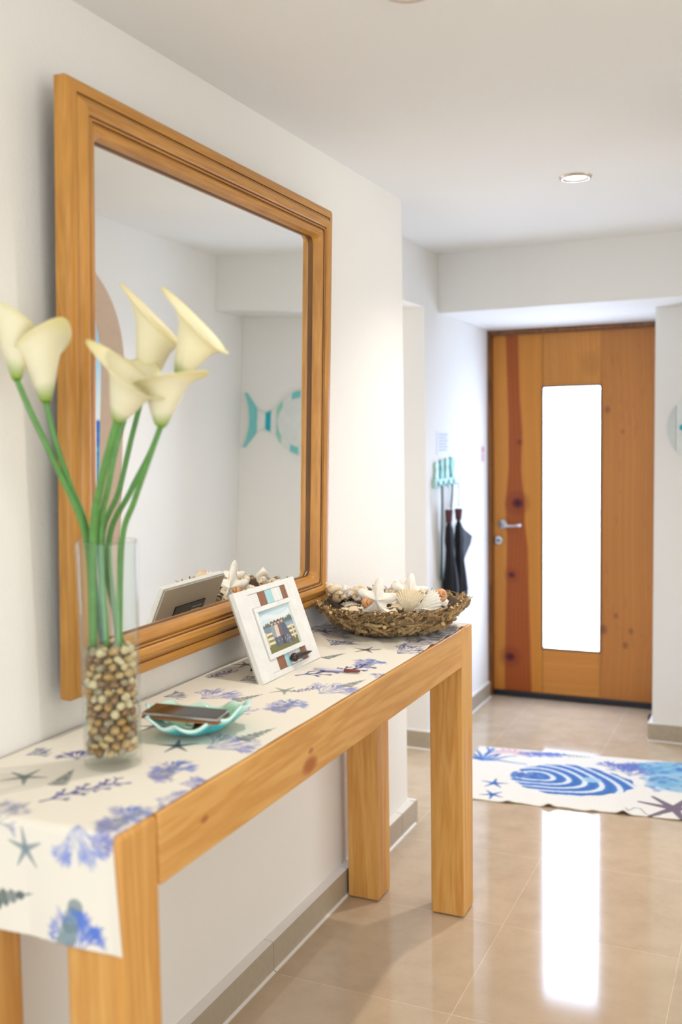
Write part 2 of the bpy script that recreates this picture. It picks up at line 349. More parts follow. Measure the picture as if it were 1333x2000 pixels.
IND = [(62, 56, 140), (78, 76, 160), (54, 62, 130)]
GRY = [(122, 132, 130), (145, 152, 148), (98, 110, 112)]
rnd = random.Random(5)
def m_star(cv, c, r, rot, col=(118, 126, 130), al=.85):
    for k in range(5):
        a = rot+2*pi*k/5+rnd.uniform(-.12, .12); cv.line(c, (c[0]+r*math.cos(a), c[1]+r*math.sin(a)), r*.17, r*.03, col, al)
    cv.disk(c, r*.2, col, .8)
def rec(cv, p, a, L, w, dep, spread, cols, al, kmin=2):
    if dep == 0: return
    q = (p[0]+L*math.cos(a), p[1]+L*math.sin(a)); cv.line(p, q, w, w*.75, rnd.choice(cols), al)
    for k in range(rnd.choice([kmin, kmin+1])):
        rec(cv, q, a+rnd.uniform(-spread, spread), L*rnd.uniform(.6, .95), w*.8, dep-1, spread, cols, al, kmin)
def m_fan(cv, c, r, rot, cols=LAV, al=.75):
    b = (c[0]-r*.8*math.cos(rot), c[1]-r*.8*math.sin(rot))
    for k in range(7): rec(cv, b, rot+(-.8+1.6*k/6), r*.42, r*.020, 5, .55, cols, al)
def m_branch(cv, c, r, rot, cols=IND, al=.9):
    p = (c[0]-r*math.cos(rot), c[1]-r*math.sin(rot)); a = rot
    for k in range(7):
        q = (p[0]+r*.3*math.cos(a), p[1]+r*.3*math.sin(a)); cv.line(p, q, r*.05, r*.035, rnd.choice(cols), al)
        for sgn in (-1, 1):
            a2 = a+sgn*rnd.uniform(.6, 1.0); e = (q[0]+r*.3*math.cos(a2), q[1]+r*.3*math.sin(a2)); cv.line(q, e, r*.032, r*.025, rnd.choice(cols), al)
            for j in range(3):
                a3 = a2+rnd.uniform(-.9, .9); f = (e[0]+r*.17*math.cos(a3), e[1]+r*.17*math.sin(a3)); cv.line(e, f, r*.026, r*.03, rnd.choice(cols), al)
        p = q; a = rot+rnd.uniform(-.3, .3)
def m_shell(cv, c, r, rot, al=.75):
    n = 7; ca, sa = math.cos(rot), math.sin(rot)
    for k in range(n):
        t = k/(n-1); x = -r+2*r*t; hh = r*.46*(1-t)**.8+r*.03; o = (c[0]+x*ca, c[1]+x*sa)
        cv.disk(o, r*.2, GRY[k % 3], al, ry=hh, rot=rot)
        cv.line((o[0]-hh*sa*-1, o[1]-hh*ca), (o[0]+hh*sa*-1, o[1]+hh*ca), r*.03, r*.03, (74, 88, 86), .6)
    cv.disk((c[0]-r*.5*ca, c[1]-r*.5*sa), r*.22, (205, 205, 190), .5, ry=r*.1, rot=rot)
def m_bush(cv, c, r, rot, al=.75):
    b = (c[0]-r*.7*math.cos(rot), c[1]-r*.7*math.sin(rot))
    for k in range(6): rec(cv, b, rot+(-.7+1.4*k/5), r*.42, r*.030, 4, .5, [(98, 108, 134), (120, 128, 142), (84, 96, 118), (110, 118, 170)], al)
def m_mix(cv, c, r, rot):
    m_shell(cv, c, r*.7, rot+.4, .7); m_fan(cv, (c[0]-r*.3*math.cos(rot), c[1]-r*.3*math.sin(rot)), r*.75, rot+2.6, LAV, .8); m_fan(cv, (c[0]+r*.35*math.cos(rot), c[1]+r*.35*math.sin(rot)), r*.6, rot, [(84, 112, 196), (120, 140, 205)], .7)

# ------------------------------------------------------------------ front door
YF = YD   # front face of the leaf
door = empty('door_1', (.2, YF, 0), 'pine front door with tall narrow frosted glass pane', 'door', kind='structure')
DX0, DX1, DZ0, DZ1 = -.213, .700, .035, 2.045
GX0, GX1, GZ0, GZ1 = .064, .390, .287, 1.757
DOORM = attr('varnished_pine', .42, .22)
def board_canvas(x0, x1, z0, z1, base, fine=(), seed=1, horiz=False, tone=.10):
    cv = Canvas(x0, x1, z0, z1, .004, base); rs = np.random.RandomState(seed)
    n = 70; a = rs.rand(n); ax = cv.v if horiz else cv.u; bx = cv.u if horiz else cv.v
    L = (ax[-1]-ax[0]); ph = rs.rand(6)*6
    A = (cv.V if horiz else cv.U); B = (cv.U if horiz else cv.V)
    warp = .012*np.sin(B*2.1+ph[0])+.006*np.sin(B*5.7+ph[1])
    t = (A-ax[0]+warp+.05)/(L+.1)*n; g_ = np.interp(t.ravel(), np.arange(n), a).reshape(t.shape)-.5
    g2 = np.interp((t*3.1 % n).ravel(), np.arange(n), a[::-1]).reshape(t.shape)-.5
    blot = np.sin(A*9+ph[2]+2*np.sin(B*1.7+ph[3]))*np.sin(B*2.3+ph[4])
    cv.C *= (1+tone*1.6*g_+tone*g2+tone*.5*blot)[..., None]
    return cv
def board(name, x0, x1, z0, z1, cv, label=None):
    mb = MB(); cv.gridmesh(mb, lambda u, v: (u, YF, v))
    c0 = cv.C.reshape(-1, 3).mean(0); t = tuple(c0)
    e = [(x0,YF,z0),(x1,YF,z0),(x1,YF,z1),(x0,YF,z1),(x0,YF+.045,z0),(x1,YF+.045,z0),(x1,YF+.045,z1),(x0,YF+.045,z1)]
    mb.add(e, [(7,6,5,4),(0,4,5,1),(1,5,6,2),(2,6,7,3),(3,7,4,0)], 0, False, [t]*8)
    o = mb.build(name, DOORM, door, fixn=False); 
    if label: o['label'] = label
    return o
# left stile with red-brown heartwood stripe and knots
x1s = GX0+.004
cv = board_canvas(DX0, x1s-.0015, DZ0, DZ1, (200, 130, 54), seed=3, tone=.09)
z = cv.V
left_e = np.interp(z, [0, .3, .6, .9, 1.1, 1.3, 1.6, 2.05], [-.155, -.150, -.145, -.138, -.148, -.128, -.128, -.142])
right_e = np.interp(z, [0, .3, .6, .85, 1.0, 1.12, 1.3, 1.5, 1.7, 2.05], [.012, .005, -.005, -.010, -.028, -.030, -.048, -.040, -.055, -.064])
mask = np.clip((cv.U-left_e)/.008, 0, 1)*np.clip((right_e-cv.U)/.010, 0, 1)
sl = (slice(None), slice(None)); cv.mix(sl, mask, (144, 60, 24), .85)
cv.mix(sl, mask*np.clip(.5+.5*np.sin((cv.U+.01*np.sin(z*3))*260+2*np.sin(z*4)), 0, 1), (178, 98, 46), .35)
for (kx, kz, kr) in ((-.073, 1.108, .034), (-.108, .700, .020), (-.118, .228, .030), (-.062, 1.45, .008)):
    cv.disk((kx, kz), kr*2.0, (122, 46, 26), .45, soft=8); cv.disk((kx, kz), kr, (92, 30, 32), .75, ry=kr*.85, soft=3); cv.disk((kx, kz), kr*.45, (48, 20, 34), .8, soft=2)
board('stile', DX0, x1s-.0015, DZ0, DZ1, cv, 'left board with red-brown heartwood stripe and knots')
cv = board_canvas(GX1-.006, DX1, DZ0, DZ1, (182, 118, 60), seed=9, tone=.10)
for k in range(46):
    kx, kz = rnd.uniform(GX1, .67), rnd.uniform(.1, 1.95); cv.line((kx, kz), (kx+rnd.uniform(-.004, .004), kz+rnd.uniform(.01, .07)), .0015, .001, (122, 76, 44), .5)
for kx, kz, kr in ((.402, .42, .020), (.47, .50, .010), (.55, .42, .012), (.52, .34, .014), (.50, 1.50, .008), (.42, 1.62, .014)):
    cv.disk((kx, kz), kr, (96, 56, 52), .6, ry=kr*1.3, soft=4)
board('stile', GX1-.006, DX1, DZ0, DZ1, cv, 'right board, pale with small dark flecks')
x0c, x1c = x1s+.0015, GX1-.0075
cv = board_canvas(x0c, x1c, GZ1+.002, DZ1, (196, 130, 62), seed=14, tone=.12); cv.disk((.33, 1.87), .05, (150, 98, 52), .35, ry=.06, soft=12); board('rail', x0c, x1c, GZ1+.002, DZ1, cv)
cv = board_canvas(x0c, x1c, DZ0, GZ0-.002, (200, 134, 64), seed=21, tone=.12, horiz=True); board('rail', x0c, x1c, DZ0, GZ0-.002, cv)
mb = MB(); r_ = .010   # dark gasket round the pane
for a, b in (((GX0, GZ0), (GX1, GZ0+r_)), ((GX0, GZ1-r_), (GX1, GZ1)), ((GX0, GZ0+r_), (GX0+r_, GZ1-r_)), ((GX1-r_, GZ0+r_), (GX1, GZ1-r_))):
    mb.box((a[0], YF-.004, a[1]), (b[0], YF+.02, b[1]))
mb.build('glazing_bead', plain('bead_brown', (96, 74, 50), .5), door)
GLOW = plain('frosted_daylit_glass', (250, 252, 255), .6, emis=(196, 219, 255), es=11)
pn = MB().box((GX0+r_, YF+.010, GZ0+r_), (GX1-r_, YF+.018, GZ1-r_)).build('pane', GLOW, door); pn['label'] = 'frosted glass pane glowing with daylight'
FRB = wood('door_frame_wood', (150, 92, 40), (96, 56, 24), 'Z')
mb = MB(); mb.box((XH+.001, YF-.03, .001), (DX0-.003, YF+.1, DZ1+.026)); mb.box((DX0-.003, YF-.03, DZ1+.004), (XNI-.031, YF+.1, DZ1+.026)); mb.build('door_frame', FRB, door, .002)
mb = MB().box((DX0, YF-.010, .004), (XNI-.032, YF+.05, DZ0-.001)); mb.build('door_sweep', plain('black_rubber', (22, 26, 38), .35), door, .004)
hy = YF-.001; hl = on(983, 1024, 1, hy); hk = on(975, 1055, 1, hy)
mb = MB(); mb.lathe([(0, 0), (.026, 0), (.026, .006), (.022, .009), (.012, .010), (.010, .045), (0, .047)], (hl.x, hy, hl.z), 28, axis=(0, -1, 0))
mb.tube([(hl.x, hy-.042, hl.z), (hl.x+.03, hy-.048, hl.z-.004), (hl.x+.07, hy-.046, hl.z-.005), (hl.x+.115, hy-.042, hl.z+.001)], [.010, .009, .008, .007], 12)
mb.build('handle', CHROME, door)
mb = MB(); mb.lathe([(0, 0), (.026, 0), (.026, .006), (.022, .009), (.0, .0095)], (hk.x, hy, hk.z), 28, axis=(0, -1, 0)); lk = mb.build('lock', CHROME, door)
mb = MB(); mb.lathe([(0, .0), (.008, 0), (.008, .003), (0, .003)], (hk.x, hy-.009, hk.z), 14, axis=(0, -1, 0)); mb.build('keyhole', BLACK, lk)
bl = on(1270, 1397, 0, .700)
tag(MB().lathe([(0, 0), (.016, 0), (.018, .01), (.017, .024), (.010, .034), (0, .036)], (.685, 5.25, 0.0005), 20).build('door_stop', BLACK), 'small black rubber door stop on the floor by the front door', 'door stop')

# ------------------------------------------------------------------ downlights
RINGM = plain('satin_ring', (205, 196, 186), .3, metal=.8)
BULB = plain('lamp_glow', (255, 250, 240), .5, emis=(255, 244, 226), es=14)
def downlight(x, y, label, power=LAMP_P):
    r = empty('downlight', (x, y, ZC), label, 'ceiling light', 'recessed ceiling lights')
    mb = MB(); mb.lathe([(.036, .000), (.037, -.004), (.045, -.009), (.052, -.007), (.055, -.0005)], (x, y, ZC), 40); mb.build('trim_ring', RINGM, r)
    mb = MB(); mb.lathe([(0, -.0030), (.02, -.0030), (.0365, -.0025), (.0365, -.0005)], (x, y, ZC), 32); mb.build('lens', BULB, r)
    l = light('SPOT', 'lamp_light', (0, 0, -.012), power, LAMP_C, parent=r, spot_size=math.radians(130), spot_blend=1.0); l.data.shadow_soft_size = .022
    return r
downlight(.632, 3.456, 'round recessed ceiling light over the floor before the front door, inside the picture', LAMP_P*2.7)
downlight(.609, 1.885, 'round recessed ceiling light above the console table, cut by the top edge', LAMP_P*1.6)
downlight(.61, .386, 'round recessed ceiling light behind the viewer', LAMP_P*.5)

# ------------------------------------------------------------------ console table
XT, TH, TY0, TY1, S, XB = .4158, .9021, 1.142, 2.936, .1047, .028
TA = .1157; KO = Vector(((XB+XT)/2, (TY0+TY1)/2, 0))
PL, PD = (220, 168, 94), (200, 140, 66)
WZ = wood('pine_leg', PL, PD, 'Z', .9, .40); WY = wood('pine_top', PL, (200, 140, 66), 'Y', .9, .38, knots=[(XT-KO.x, k_.y-KO.y, k_.z, r_) for k_, r_ in ((on(606, 1494, 0, XT), .021), (on(608, 1466, 0, XT), .006), (on(400, 1600, 0, XT), .007))])
tb = empty('console_table', ((XB+XT)/2, (TY0+TY1)/2, 0), 'long pale pine console table with thick square legs against the left wall', 'table')
og = Vector(((XB+XT)/2, (TY0+TY1)/2, 0))
WX = wood('pine_end_rail', PL, PD, 'X', .9, .40)
for x0 in (XB, XT-S):
    for y0 in (TY0, TY1-S):
        MB().box((x0, y0, .004), (x0+S, y0+S, TH)).build('leg', WZ, tb, .010 if y0 == TY0 else .003, 3)
        MB().box((x0+.012, y0+.012, .0005), (x0+S-.012, y0+S-.012, .0038)).build('foot_pad', plain('felt', (30, 26, 24), .9), tb)
    MB().box((x0+(.0002 if x0 == XB else .06), TY0+S+.0004, TH-TA), (x0+(S-.06 if x0 == XB else S-.0002), TY1-S-.0004, TH-.0002)).build('side_rail', WY, tb, .003)
for y0, y1 in ((TY0+.0002, TY0+.045), (TY1-.045, TY1-.0002)):
    MB().box((XB+S+.0004, y0, TH-TA), (XT-S-.0004, y1, TH-.0002)).build('end_rail', WX, tb, .003)
MB().box((XB+S-.059, TY0+.046, TH-.034), (XT-S+.059, TY1-.046, TH-.0003)).build('top_panel', WY, tb, .001)

# ------------------------------------------------------------------ runner on the table
RW0, RW1 = -.006, .4085
FL = .170   # hanging flap length
cv = Canvas(RW0, RW1, -FL-.004, TY1-TY0-.012, .0017, (236, 230, 217))
def tp(px, py):
    q = on(px, py, 2, TH+.002); return (q.x, q.y-TY0)
def fp(px, py):
    q = on(px, py, 1, TY0-.008); return (q.x, q.z-TH)
m_star(cv, tp(48, 1518), .040, .3); m_bush(cv, tp(78, 1470), .035, 1.0); m_fan(cv, tp(12, 1582), .05, 1.2, LAV+GRY)
m_shell(cv, tp(128, 1518), .035, 1.9); m_branch(cv, tp(150, 1548), .062, 1.1); m_fan(cv, tp(152, 1475), .035, 2.2, IND)
m_mix(cv, tp(335, 1503), .062, 1.25); m_mix(cv, tp(250, 1598), .062, 1.0); m_fan(cv, tp(340, 1563), .038, .2)
m_star(cv, tp(346, 1457), .040, .8, (84, 96, 110)); m_fan(cv, tp(455, 1453), .065, .9); m_shell(cv, tp(505, 1434), .042, 1.3)
m_bush(cv, tp(345, 1358), .040, .9); m_branch(cv, tp(430, 1318), .040, 1.3); m_fan(cv, tp(427, 1357), .060, 1.2); m_shell(cv, tp(487, 1363), .035, 1.2)
m_bush(cv, tp(492, 1326), .042, 1.0); m_star(cv, tp(556, 1349), .036, .2, (140, 148, 140)); m_star(cv, tp(480, 1298), .036, .9, (110, 104, 100))
m_branch(cv, tp(445, 1396), .05, 1.1, LAV, .7); m_mix(cv, tp(562, 1378), .060, 1.15); m_star(cv, tp(300, 1420), .035, .9)
m_fan(cv, tp(655, 1347), .062, 1.2); m_shell(cv, tp(694, 1334), .034, 1.3); m_mix(cv, tp(722, 1295), .055, 1.2); m_star(cv, tp(716, 1270), .040, .4, (86, 90, 98))
m_bush(cv, tp(665, 1256), .060, 1.35); m_bush(cv, tp(668, 1257), .050, 1.45); m_shell(cv, tp(655, 1281), .035, 1.2, .9); m_branch(cv, tp(640, 1312), .085, .9, IND)
m_fan(cv, tp(805, 1270), .070, 1.2, [(66, 78, 140), (90, 100, 160)], .85); m_fan(cv, tp(747, 1320), .03, 1.2); m_star(cv, tp(632, 1234), .045, .5, (70, 84, 130)); m_branch(cv, tp(590, 1348), .03, 1, IND)
m_fan(cv, tp(590, 1440), .03, .8); m_fan(cv, tp(380, 1530), .03, .6); m_fan(cv, tp(200, 1452), .04, 1.1)
for px, py in ((860, 1236), (840, 1246), (870, 1228), (820, 1256)): m_fan(cv, tp(px, py), .055, .9, [(96, 104, 158), (120, 126, 170)], .55)
for px, py in ((640, 1225), (660, 1238)): m_fan(cv, tp(px, py), .06, .9, [(110, 112, 160), (140, 142, 180)], .5)
m_star(cv, fp(43, 1655), .033, .35, (132, 148, 156)); m_fan(cv, fp(150, 1655), .044, -1.2, [(140, 156, 214), (120, 136, 208), (168, 180, 224)], .8); m_fan(cv, fp(195, 1640), .028, .5, LAV)
m_shell(cv, fp(2, 1748), .046, .25, .95); m_fan(cv, fp(130, 1812), .05, 1.75, [(130, 140, 208), (100, 130, 210)], .8)
for k in range(5): cv.disk(fp(118+5*k, 1832-16*k), .022-.002*k, [(116, 138, 146), (140, 160, 166)][k % 2], .8, ry=.013, rot=.6)
m_fan(cv, fp(160, 1812), .03, .9, [(80, 120, 210), (100, 130, 214)], .9); cv.disk(fp(160, 1815), .014, (88, 124, 210), .6, soft=2)
R0 = .009
def runner_pt(u, v, off=0):
    fr = (u-RW0)/(RW1-RW0)
    if v >= R0:
        wr = .0012*math.sin(u*23+v*9)*math.sin(v*13+1)
        if v > 1.30: wr += .0045*max(0, math.sin((u*1.2+v)*46+math.sin(u*19)*1.5))*min(1, (v-1.30)/.08)*min(1, (1.79-v)/.06)
        return (u, TY0+v, TH+.0016+max(0, wr)+off)
    L = R0*pi/2
    if v >= R0-L:
        a = (R0-v)/R0; return (u, TY0+R0-(R0+.0016+off)*math.sin(a), TH-R0+(R0+.0016+off)*math.cos(a))
    d = (R0-L)-v; wv = .004*math.sin(u*21+1.2)*min(1, d/.12) 
    return (u+.012*(d/.17)*fr, TY0-.0016-off+(-abs(wv)), TH-R0-d)
mb = MB(); cv.gridmesh(mb, runner_pt)
lin = attr('printed_linen', .85, .15, .25, 900)
ru = mb.build('table_runner', lin, fixn=False, origin=(.2, 2.0, TH))
sd = ru.modifiers.new('s', 'SOLIDIFY'); sd.thickness = .0012; sd.offset = 0
tag(ru, 'white linen runner printed with blue coral and starfish, hanging over the near table end', 'table runner')

# ------------------------------------------------------------------ mirror
mn = Vector((0.99926, 0.0232, -0.0305)).normalized()    # out of the glass
mu = Vector((0, 1, 0)); mu = (mu-mn*mu.dot(mn)).normalized(); mv = mn.cross(mu)
if mv.z < 0: mv = -mv
Q = Vector((.012, 1.5, 1.0))
def mp_(a, b, h): return Q + mu*a + mv*b + mn*h
def mhit(px, py, h):
    d = ray(px, py); t = (Q+mn*h-CAMP).dot(mn)/d.dot(mn); P = CAMP+d*t-Q; return P.dot(mu), P.dot(mv)
fa, fb = mhit(135, 1374, .030), mhit(651, 410, .030); fc = mhit(137, 148, .030)
A0, A1, B0, B1 = (fa[0]+fc[0])/2, fb[0], fa[1], (fb[1]+fc[1])/2
FRM = wood('antiqued_gilt_pine', (206, 148, 70), (160, 104, 40), uv=True, scale=1.2, streak=.25, rough=.36)
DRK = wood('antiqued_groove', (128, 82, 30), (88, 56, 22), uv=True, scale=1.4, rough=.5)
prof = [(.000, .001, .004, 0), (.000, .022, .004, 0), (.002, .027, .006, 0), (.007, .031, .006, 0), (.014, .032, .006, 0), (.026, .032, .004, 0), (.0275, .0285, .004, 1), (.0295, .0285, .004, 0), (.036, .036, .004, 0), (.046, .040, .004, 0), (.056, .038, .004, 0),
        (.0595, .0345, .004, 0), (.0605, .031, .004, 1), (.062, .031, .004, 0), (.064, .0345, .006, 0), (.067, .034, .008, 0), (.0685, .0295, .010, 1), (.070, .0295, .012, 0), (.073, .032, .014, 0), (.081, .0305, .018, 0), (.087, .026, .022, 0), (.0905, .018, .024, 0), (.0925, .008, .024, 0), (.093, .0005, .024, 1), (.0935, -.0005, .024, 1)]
def rrect(ins, h, cr, n=6):
    a0, a1, b0, b1 = A0+ins, A1-ins, B0+ins, B1-ins; pts = []
    for (ca, cb, s0) in ((a1-cr, b0+cr, -pi/2), (a1-cr, b1-cr, 0), (a0+cr, b1-cr, pi/2), (a0+cr, b0+cr, pi)):
        for k in range(n+1):
            t = s0+pi/2*k/n; pts.append((ca+cr*math.cos(t), cb+cr*math.sin(t), h))
    return pts
mir = empty('wall_mirror', mp_((A0+A1)/2, B0, .0), 'large square mirror in a moulded golden wood frame on the left wall above the table', 'mirror')
mb = MB(); rows = [rrect(i, h, c) for i, h, c, m in prof]; n = len(rows[0])
for r in range(len(rows)-1):
    vs = [mp_(*q) for q in rows[r]]+[mp_(*q) for q in rows[r+1]]
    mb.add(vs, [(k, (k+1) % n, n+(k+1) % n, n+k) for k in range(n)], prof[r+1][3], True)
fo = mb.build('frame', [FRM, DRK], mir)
uvl = fo.data.uv_layers.new(name='UVMap'); mo = wloc(mir)
for pl in fo.data.polygons:
    c = fo.data.vertices[pl.vertices[0]].co+mo-Q; c = pl.center+mo-Q; a, b = c.dot(mu), c.dot(mv)
    da = min(a-A0, A1-a); db = min(b-B0, B1-b)
    for li in pl.loop_indices:
        q = fo.data.vertices[fo.data.loops[li].vertex_index].co+mo-Q; a, b, h = q.dot(mu), q.dot(mv), q.dot(mn)
        uvl.data[li].uv = ((a*1.0+.37, min(b-B0, B1-b)+h*.7) if db < da else (b*1.0+3.1, min(a-A0, A1-a)+h*.7+.5))
bm = bmesh.new(); bm.from_mesh(fo.data); bmesh.ops.remove_doubles(bm, verts=bm.verts, dist=1e-6); bm.to_mesh(fo.data); bm.free()
try: fo.data.set_sharp_from_angle(angle=.5)
except Exception: pass
MIRM = plain('mirror_silver', (246, 247, 244), .0, metal=1)
mg = MB(); q = [mp_(a, b, 0) for a, b in ((A0+.085, B0+.085), (A1-.085, B0+.085), (A1-.085, B1-.085), (A0+.085, B1-.085))]; q2 = [mp_(a, b, -.002) for a, b in ((A0+.085, B0+.085), (A1-.085, B0+.085), (A1-.085, B1-.085), (A0+.085, B1-.085))]
mg.add(q+q2, [(0,1,2,3), (7,6,5,4), (0,4,5,1), (1,5,6,2), (2,6,7,3), (3,7,4,0)]); mg.build('mirror_glass', MIRM, mir)
mg = MB(); q = [mp_(a, b, h) for h in (-.0025, -.0035) for a, b in ((A0+.02, B0+.02), (A1-.02, B0+.02), (A1-.02, B1-.02), (A0+.02, B1-.02))]
mg.add(q, [(0,1,2,3), (7,6,5,4), (0,4,5,1), (1,5,6,2), (2,6,7,3), (3,7,4,0)]); mg.build('backing_board', plain('backing_board', (120, 90, 60), .8), mir)

# ------------------------------------------------------------------ vase, pebbles, callas
VX, VY, VZ = .205, 1.412, TH+.0032
VG = thin_glass('vase_glass', (.965, .985, .975), 1.45, .01)
mb = MB(); H_ = .402
mb.lathe([(0, 0), (.046, 0), (.0505, .004), (.051, .02), (.052, .2), (.0545, H_-.003), (.0535, H_), (.0520, H_-.003), (.0495, .2), (.0480, .03), (.044, .018), (0, .016)], (VX, VY, VZ), 64)
tag(mb.build('glass_vase', VG, fixn=True), 'tall clear cylinder glass vase holding pebbles and calla lilies on the console table', 'vase')
rp = random.Random(11)
PEB = [plain('pebble_'+n_, c, .35, noise=.18, nscale=90, coat=.3) for n_, c in (('tan', (190, 152, 100)), ('cream', (216, 196, 154)), ('brown', (134, 94, 54)), ('ochre', (180, 134, 66)), ('grey', (160, 142, 112)), ('sand', (196, 164, 112)))]
protos = []
for k, m in enumerate(PEB*2):
    me_b = MB(); sx, sy, sz = rp.uniform(.9, 1.2), rp.uniform(.75, 1.0), rp.uniform(.6, .85); ph = [rp.uniform(0, 6) for _ in range(4)]; P = []
    for i in range(9):
        t = pi*i/8; row = []
        for j in range(14):
            a = 2*pi*j/14; d = Vector((math.sin(t)*math.cos(a), math.sin(t)*math.sin(a), math.cos(t))); r = .0098*(1+.10*math.sin(2.3*d.x*2+ph[0])+.08*math.sin(3*d.y+ph[1]))
            row.append((d.x*r*sx, d.y*r*sy, d.z*r*sz))
        P.append(row)
    me_b.grid(P, 0, True, None, True); o = me_b.build('pebble', m, origin=(0, 0, 0)); protos.append(o)
PLAB = 'smooth tan, cream or brown pebble filling the tall glass vase'
n_p = 0
for lay in range(14):
    z = VZ+.029+lay*.0138
    for ring, (R_, cnt) in enumerate(((.0375, 12), (.0190, 6), (.002, 1))):
        for k in range(cnt):
            a = 2*pi*(k+.5*(lay % 2)+rp.uniform(-.12, .12))/cnt+ring; src = rp.choice(protos)
            o = src if (n_p < len(protos) and False) else src.copy()
            COL.objects.link(o)
            o.location = (VX+R_*math.cos(a), VY+R_*math.sin(a), z+rp.uniform(-.002, .002)); o.rotation_euler = (rp.uniform(-.6, .6), rp.uniform(-.6, .6), rp.uniform(0, 6)); s_ = rp.uniform(.82, 1.02); o.scale = (s_, s_, s_)
            tag(o, PLAB, 'pebble', 'pebbles in the glass vase'); n_p += 1
for o in protos: bpy.data.objects.remove(o)
ptop = VZ+.029+13*.0138+.006
STEM = plain('lily_stem_green', (92, 146, 72), .4, noise=.12, nscale=60)
SPM = attr('lily_spathe', .45, .3, translucent=.35)
def smoothpath(pts, n=22):
    P = [Vector(p) for p in pts]; P = [P[0]*2-P[1]]+P+[P[-1]*2-P[-2]]; out = []
    for i in range(1, len(P)-2):
        for k in range(n):
            t = k/n; a, b, c, d = P[i-1], P[i], P[i+1], P[i+2]
            out.append(.5*((2*b)+(c-a)*t+(2*a-5*b+4*c-d)*t*t+(3*b-a-3*c+d)*t**3))
    out.append(P[-2]); return out
def lily(pts, axis, tipdir, L, Rm, label, flare=1.0, r0=.0055):
    base = Vector(pts[0]); r = empty('calla_lily', base, label, 'flower', 'calla lilies in the vase')
    path = smoothpath(pts, 12); MB().tube(path, [r0*(1-.15*i/len(path)) for i in range(len(path))], 12).build('stem', STEM, r)
    A = Vector(axis).normalized(); T = Vector(tipdir); T = (T-A*T.dot(A)).normalized(); B = A.cross(T); top_ = Vector(pts[-1]); P = []; cols = []
    nt_, na_ = 30, 48
    for i in range(nt_+1):
        t = i/nt_; row = []
        for j in range(na_+1):
            f = j/na_; th = -pi*1.08+2*pi*1.08*f; tipf = max(0, math.cos(th))**2; c_ = math.cos(th)
            rad = Rm*(.15+.66*t**.75+.08*t*t) + Rm*flare*(.36+.24*tipf)*max(0, (t-.62)/.38)**2.0
            if abs(f-.5) > .42: rad += Rm*.10*t*(1 if f > .5 else -.2)
            hh = L*(t*(.80+.18*c_)) - L*.07*max(0, (t-.78)/.22)**2*(1-.6*tipf)
            tip = tipf**6*max(0, (t-.75)/.25)**2; rad += Rm*.28*tip; hh += L*.05*tip
            row.append(top_ + A*hh + (T*math.cos(th)+B*math.sin(th))*rad)
            g_ = max(0, 1-t/.26); g_ = g_**1.1; e_ = max(0, (t-.85)/.15)*.35+tip*.4
            c0 = np.array(s2l((252, 247, 220))); c1 = np.array(s2l((150, 186, 16))); c2 = np.array(s2l((240, 230, 150)))
            c = c0*(1-g_)+c1*g_; c = c*(1-e_)+c2*e_; cols.append(tuple(c))
        P.append(row)
    mb = MB().grid(P, 0, True, cols); o = mb.build('spathe', SPM, r, fixn=False)
    s = o.modifiers.new('s', 'SOLIDIFY'); s.thickness = .0012
    sp = MB().tube([top_+A*L*.12, top_+A*L*.35, top_+A*L*.55], [.004, .0048, .003], 10); sp.build('spadix', plain('spadix_yellow', (236, 196, 60), .6), r)
    return r
def A_(px, py, Y): return at(px, py, Y)
b = lambda dx, dy: (VX+dx, VY+dy, ptop)
lily([b(-.030, -.01), A_(168, 1052, 1.385), A_(105, 900, 1.33), A_(60, 805, 1.30), A_(33, 742, 1.29)], (-.20, .10, 1), (-.6, -.5, .3), .155, .036, 'cream calla lily at the far left, its flower cut by the picture edge', .7)
lily([b(-.024, .010), A_(172, 1045, 1.395), A_(138, 950, 1.36), A_(108, 860, 1.33), A_(90, 785, 1.32)], (-.10, .05, 1), (1, -.3, .1), .130, .040, 'cream calla lily second from the left with its tip pointing right', .8)
lily([b(-.018, -.024), A_(183, 1040, 1.375), A_(196, 950, 1.35), A_(216, 870, 1.33), A_(229, 822, 1.325)], (.48, -.1, 1), (-.9, -.50, .2), .112, .046, 'low broad calla lily in the middle facing forward, lip spreading right', 1.0, .0075)
lily([b(.006, .026), A_(200, 1060, 1.43), A_(232, 960, 1.45), A_(256, 860, 1.47), A_(278, 775, 1.48)], (.24, .0, 1), (-1, -.45, .2), .190, .044, 'tallest calla lily left of the upper pair, tip curling up to the left', .8)
lily([b(.012, .010), A_(213, 1060, 1.42), A_(255, 960, 1.42), A_(300, 870, 1.43), A_(350, 735, 1.44)], (.52, .0, 1), (-.8, -.5, .5), .128, .046, 'upper right calla lily with broad rim flaring right', 1.0)
lily([b(.026, -.008), A_(238, 1060, 1.40), A_(262, 980, 1.39), A_(290, 900, 1.38), A_(314, 832, 1.375)], (.22, .0, 1), (1, -.1, .1), .105, .044, 'small lower right calla lily with long tip pointing right', .9)
lily([b(.004, -.014), A_(196, 1050, 1.39), A_(212, 950, 1.39), A_(228, 870, 1.40), A_(244, 815, 1.41)], (.25, .1, 1), (-.2, 1, .2), .110, .036, 'calla lily half hidden behind the low middle flower', .6)

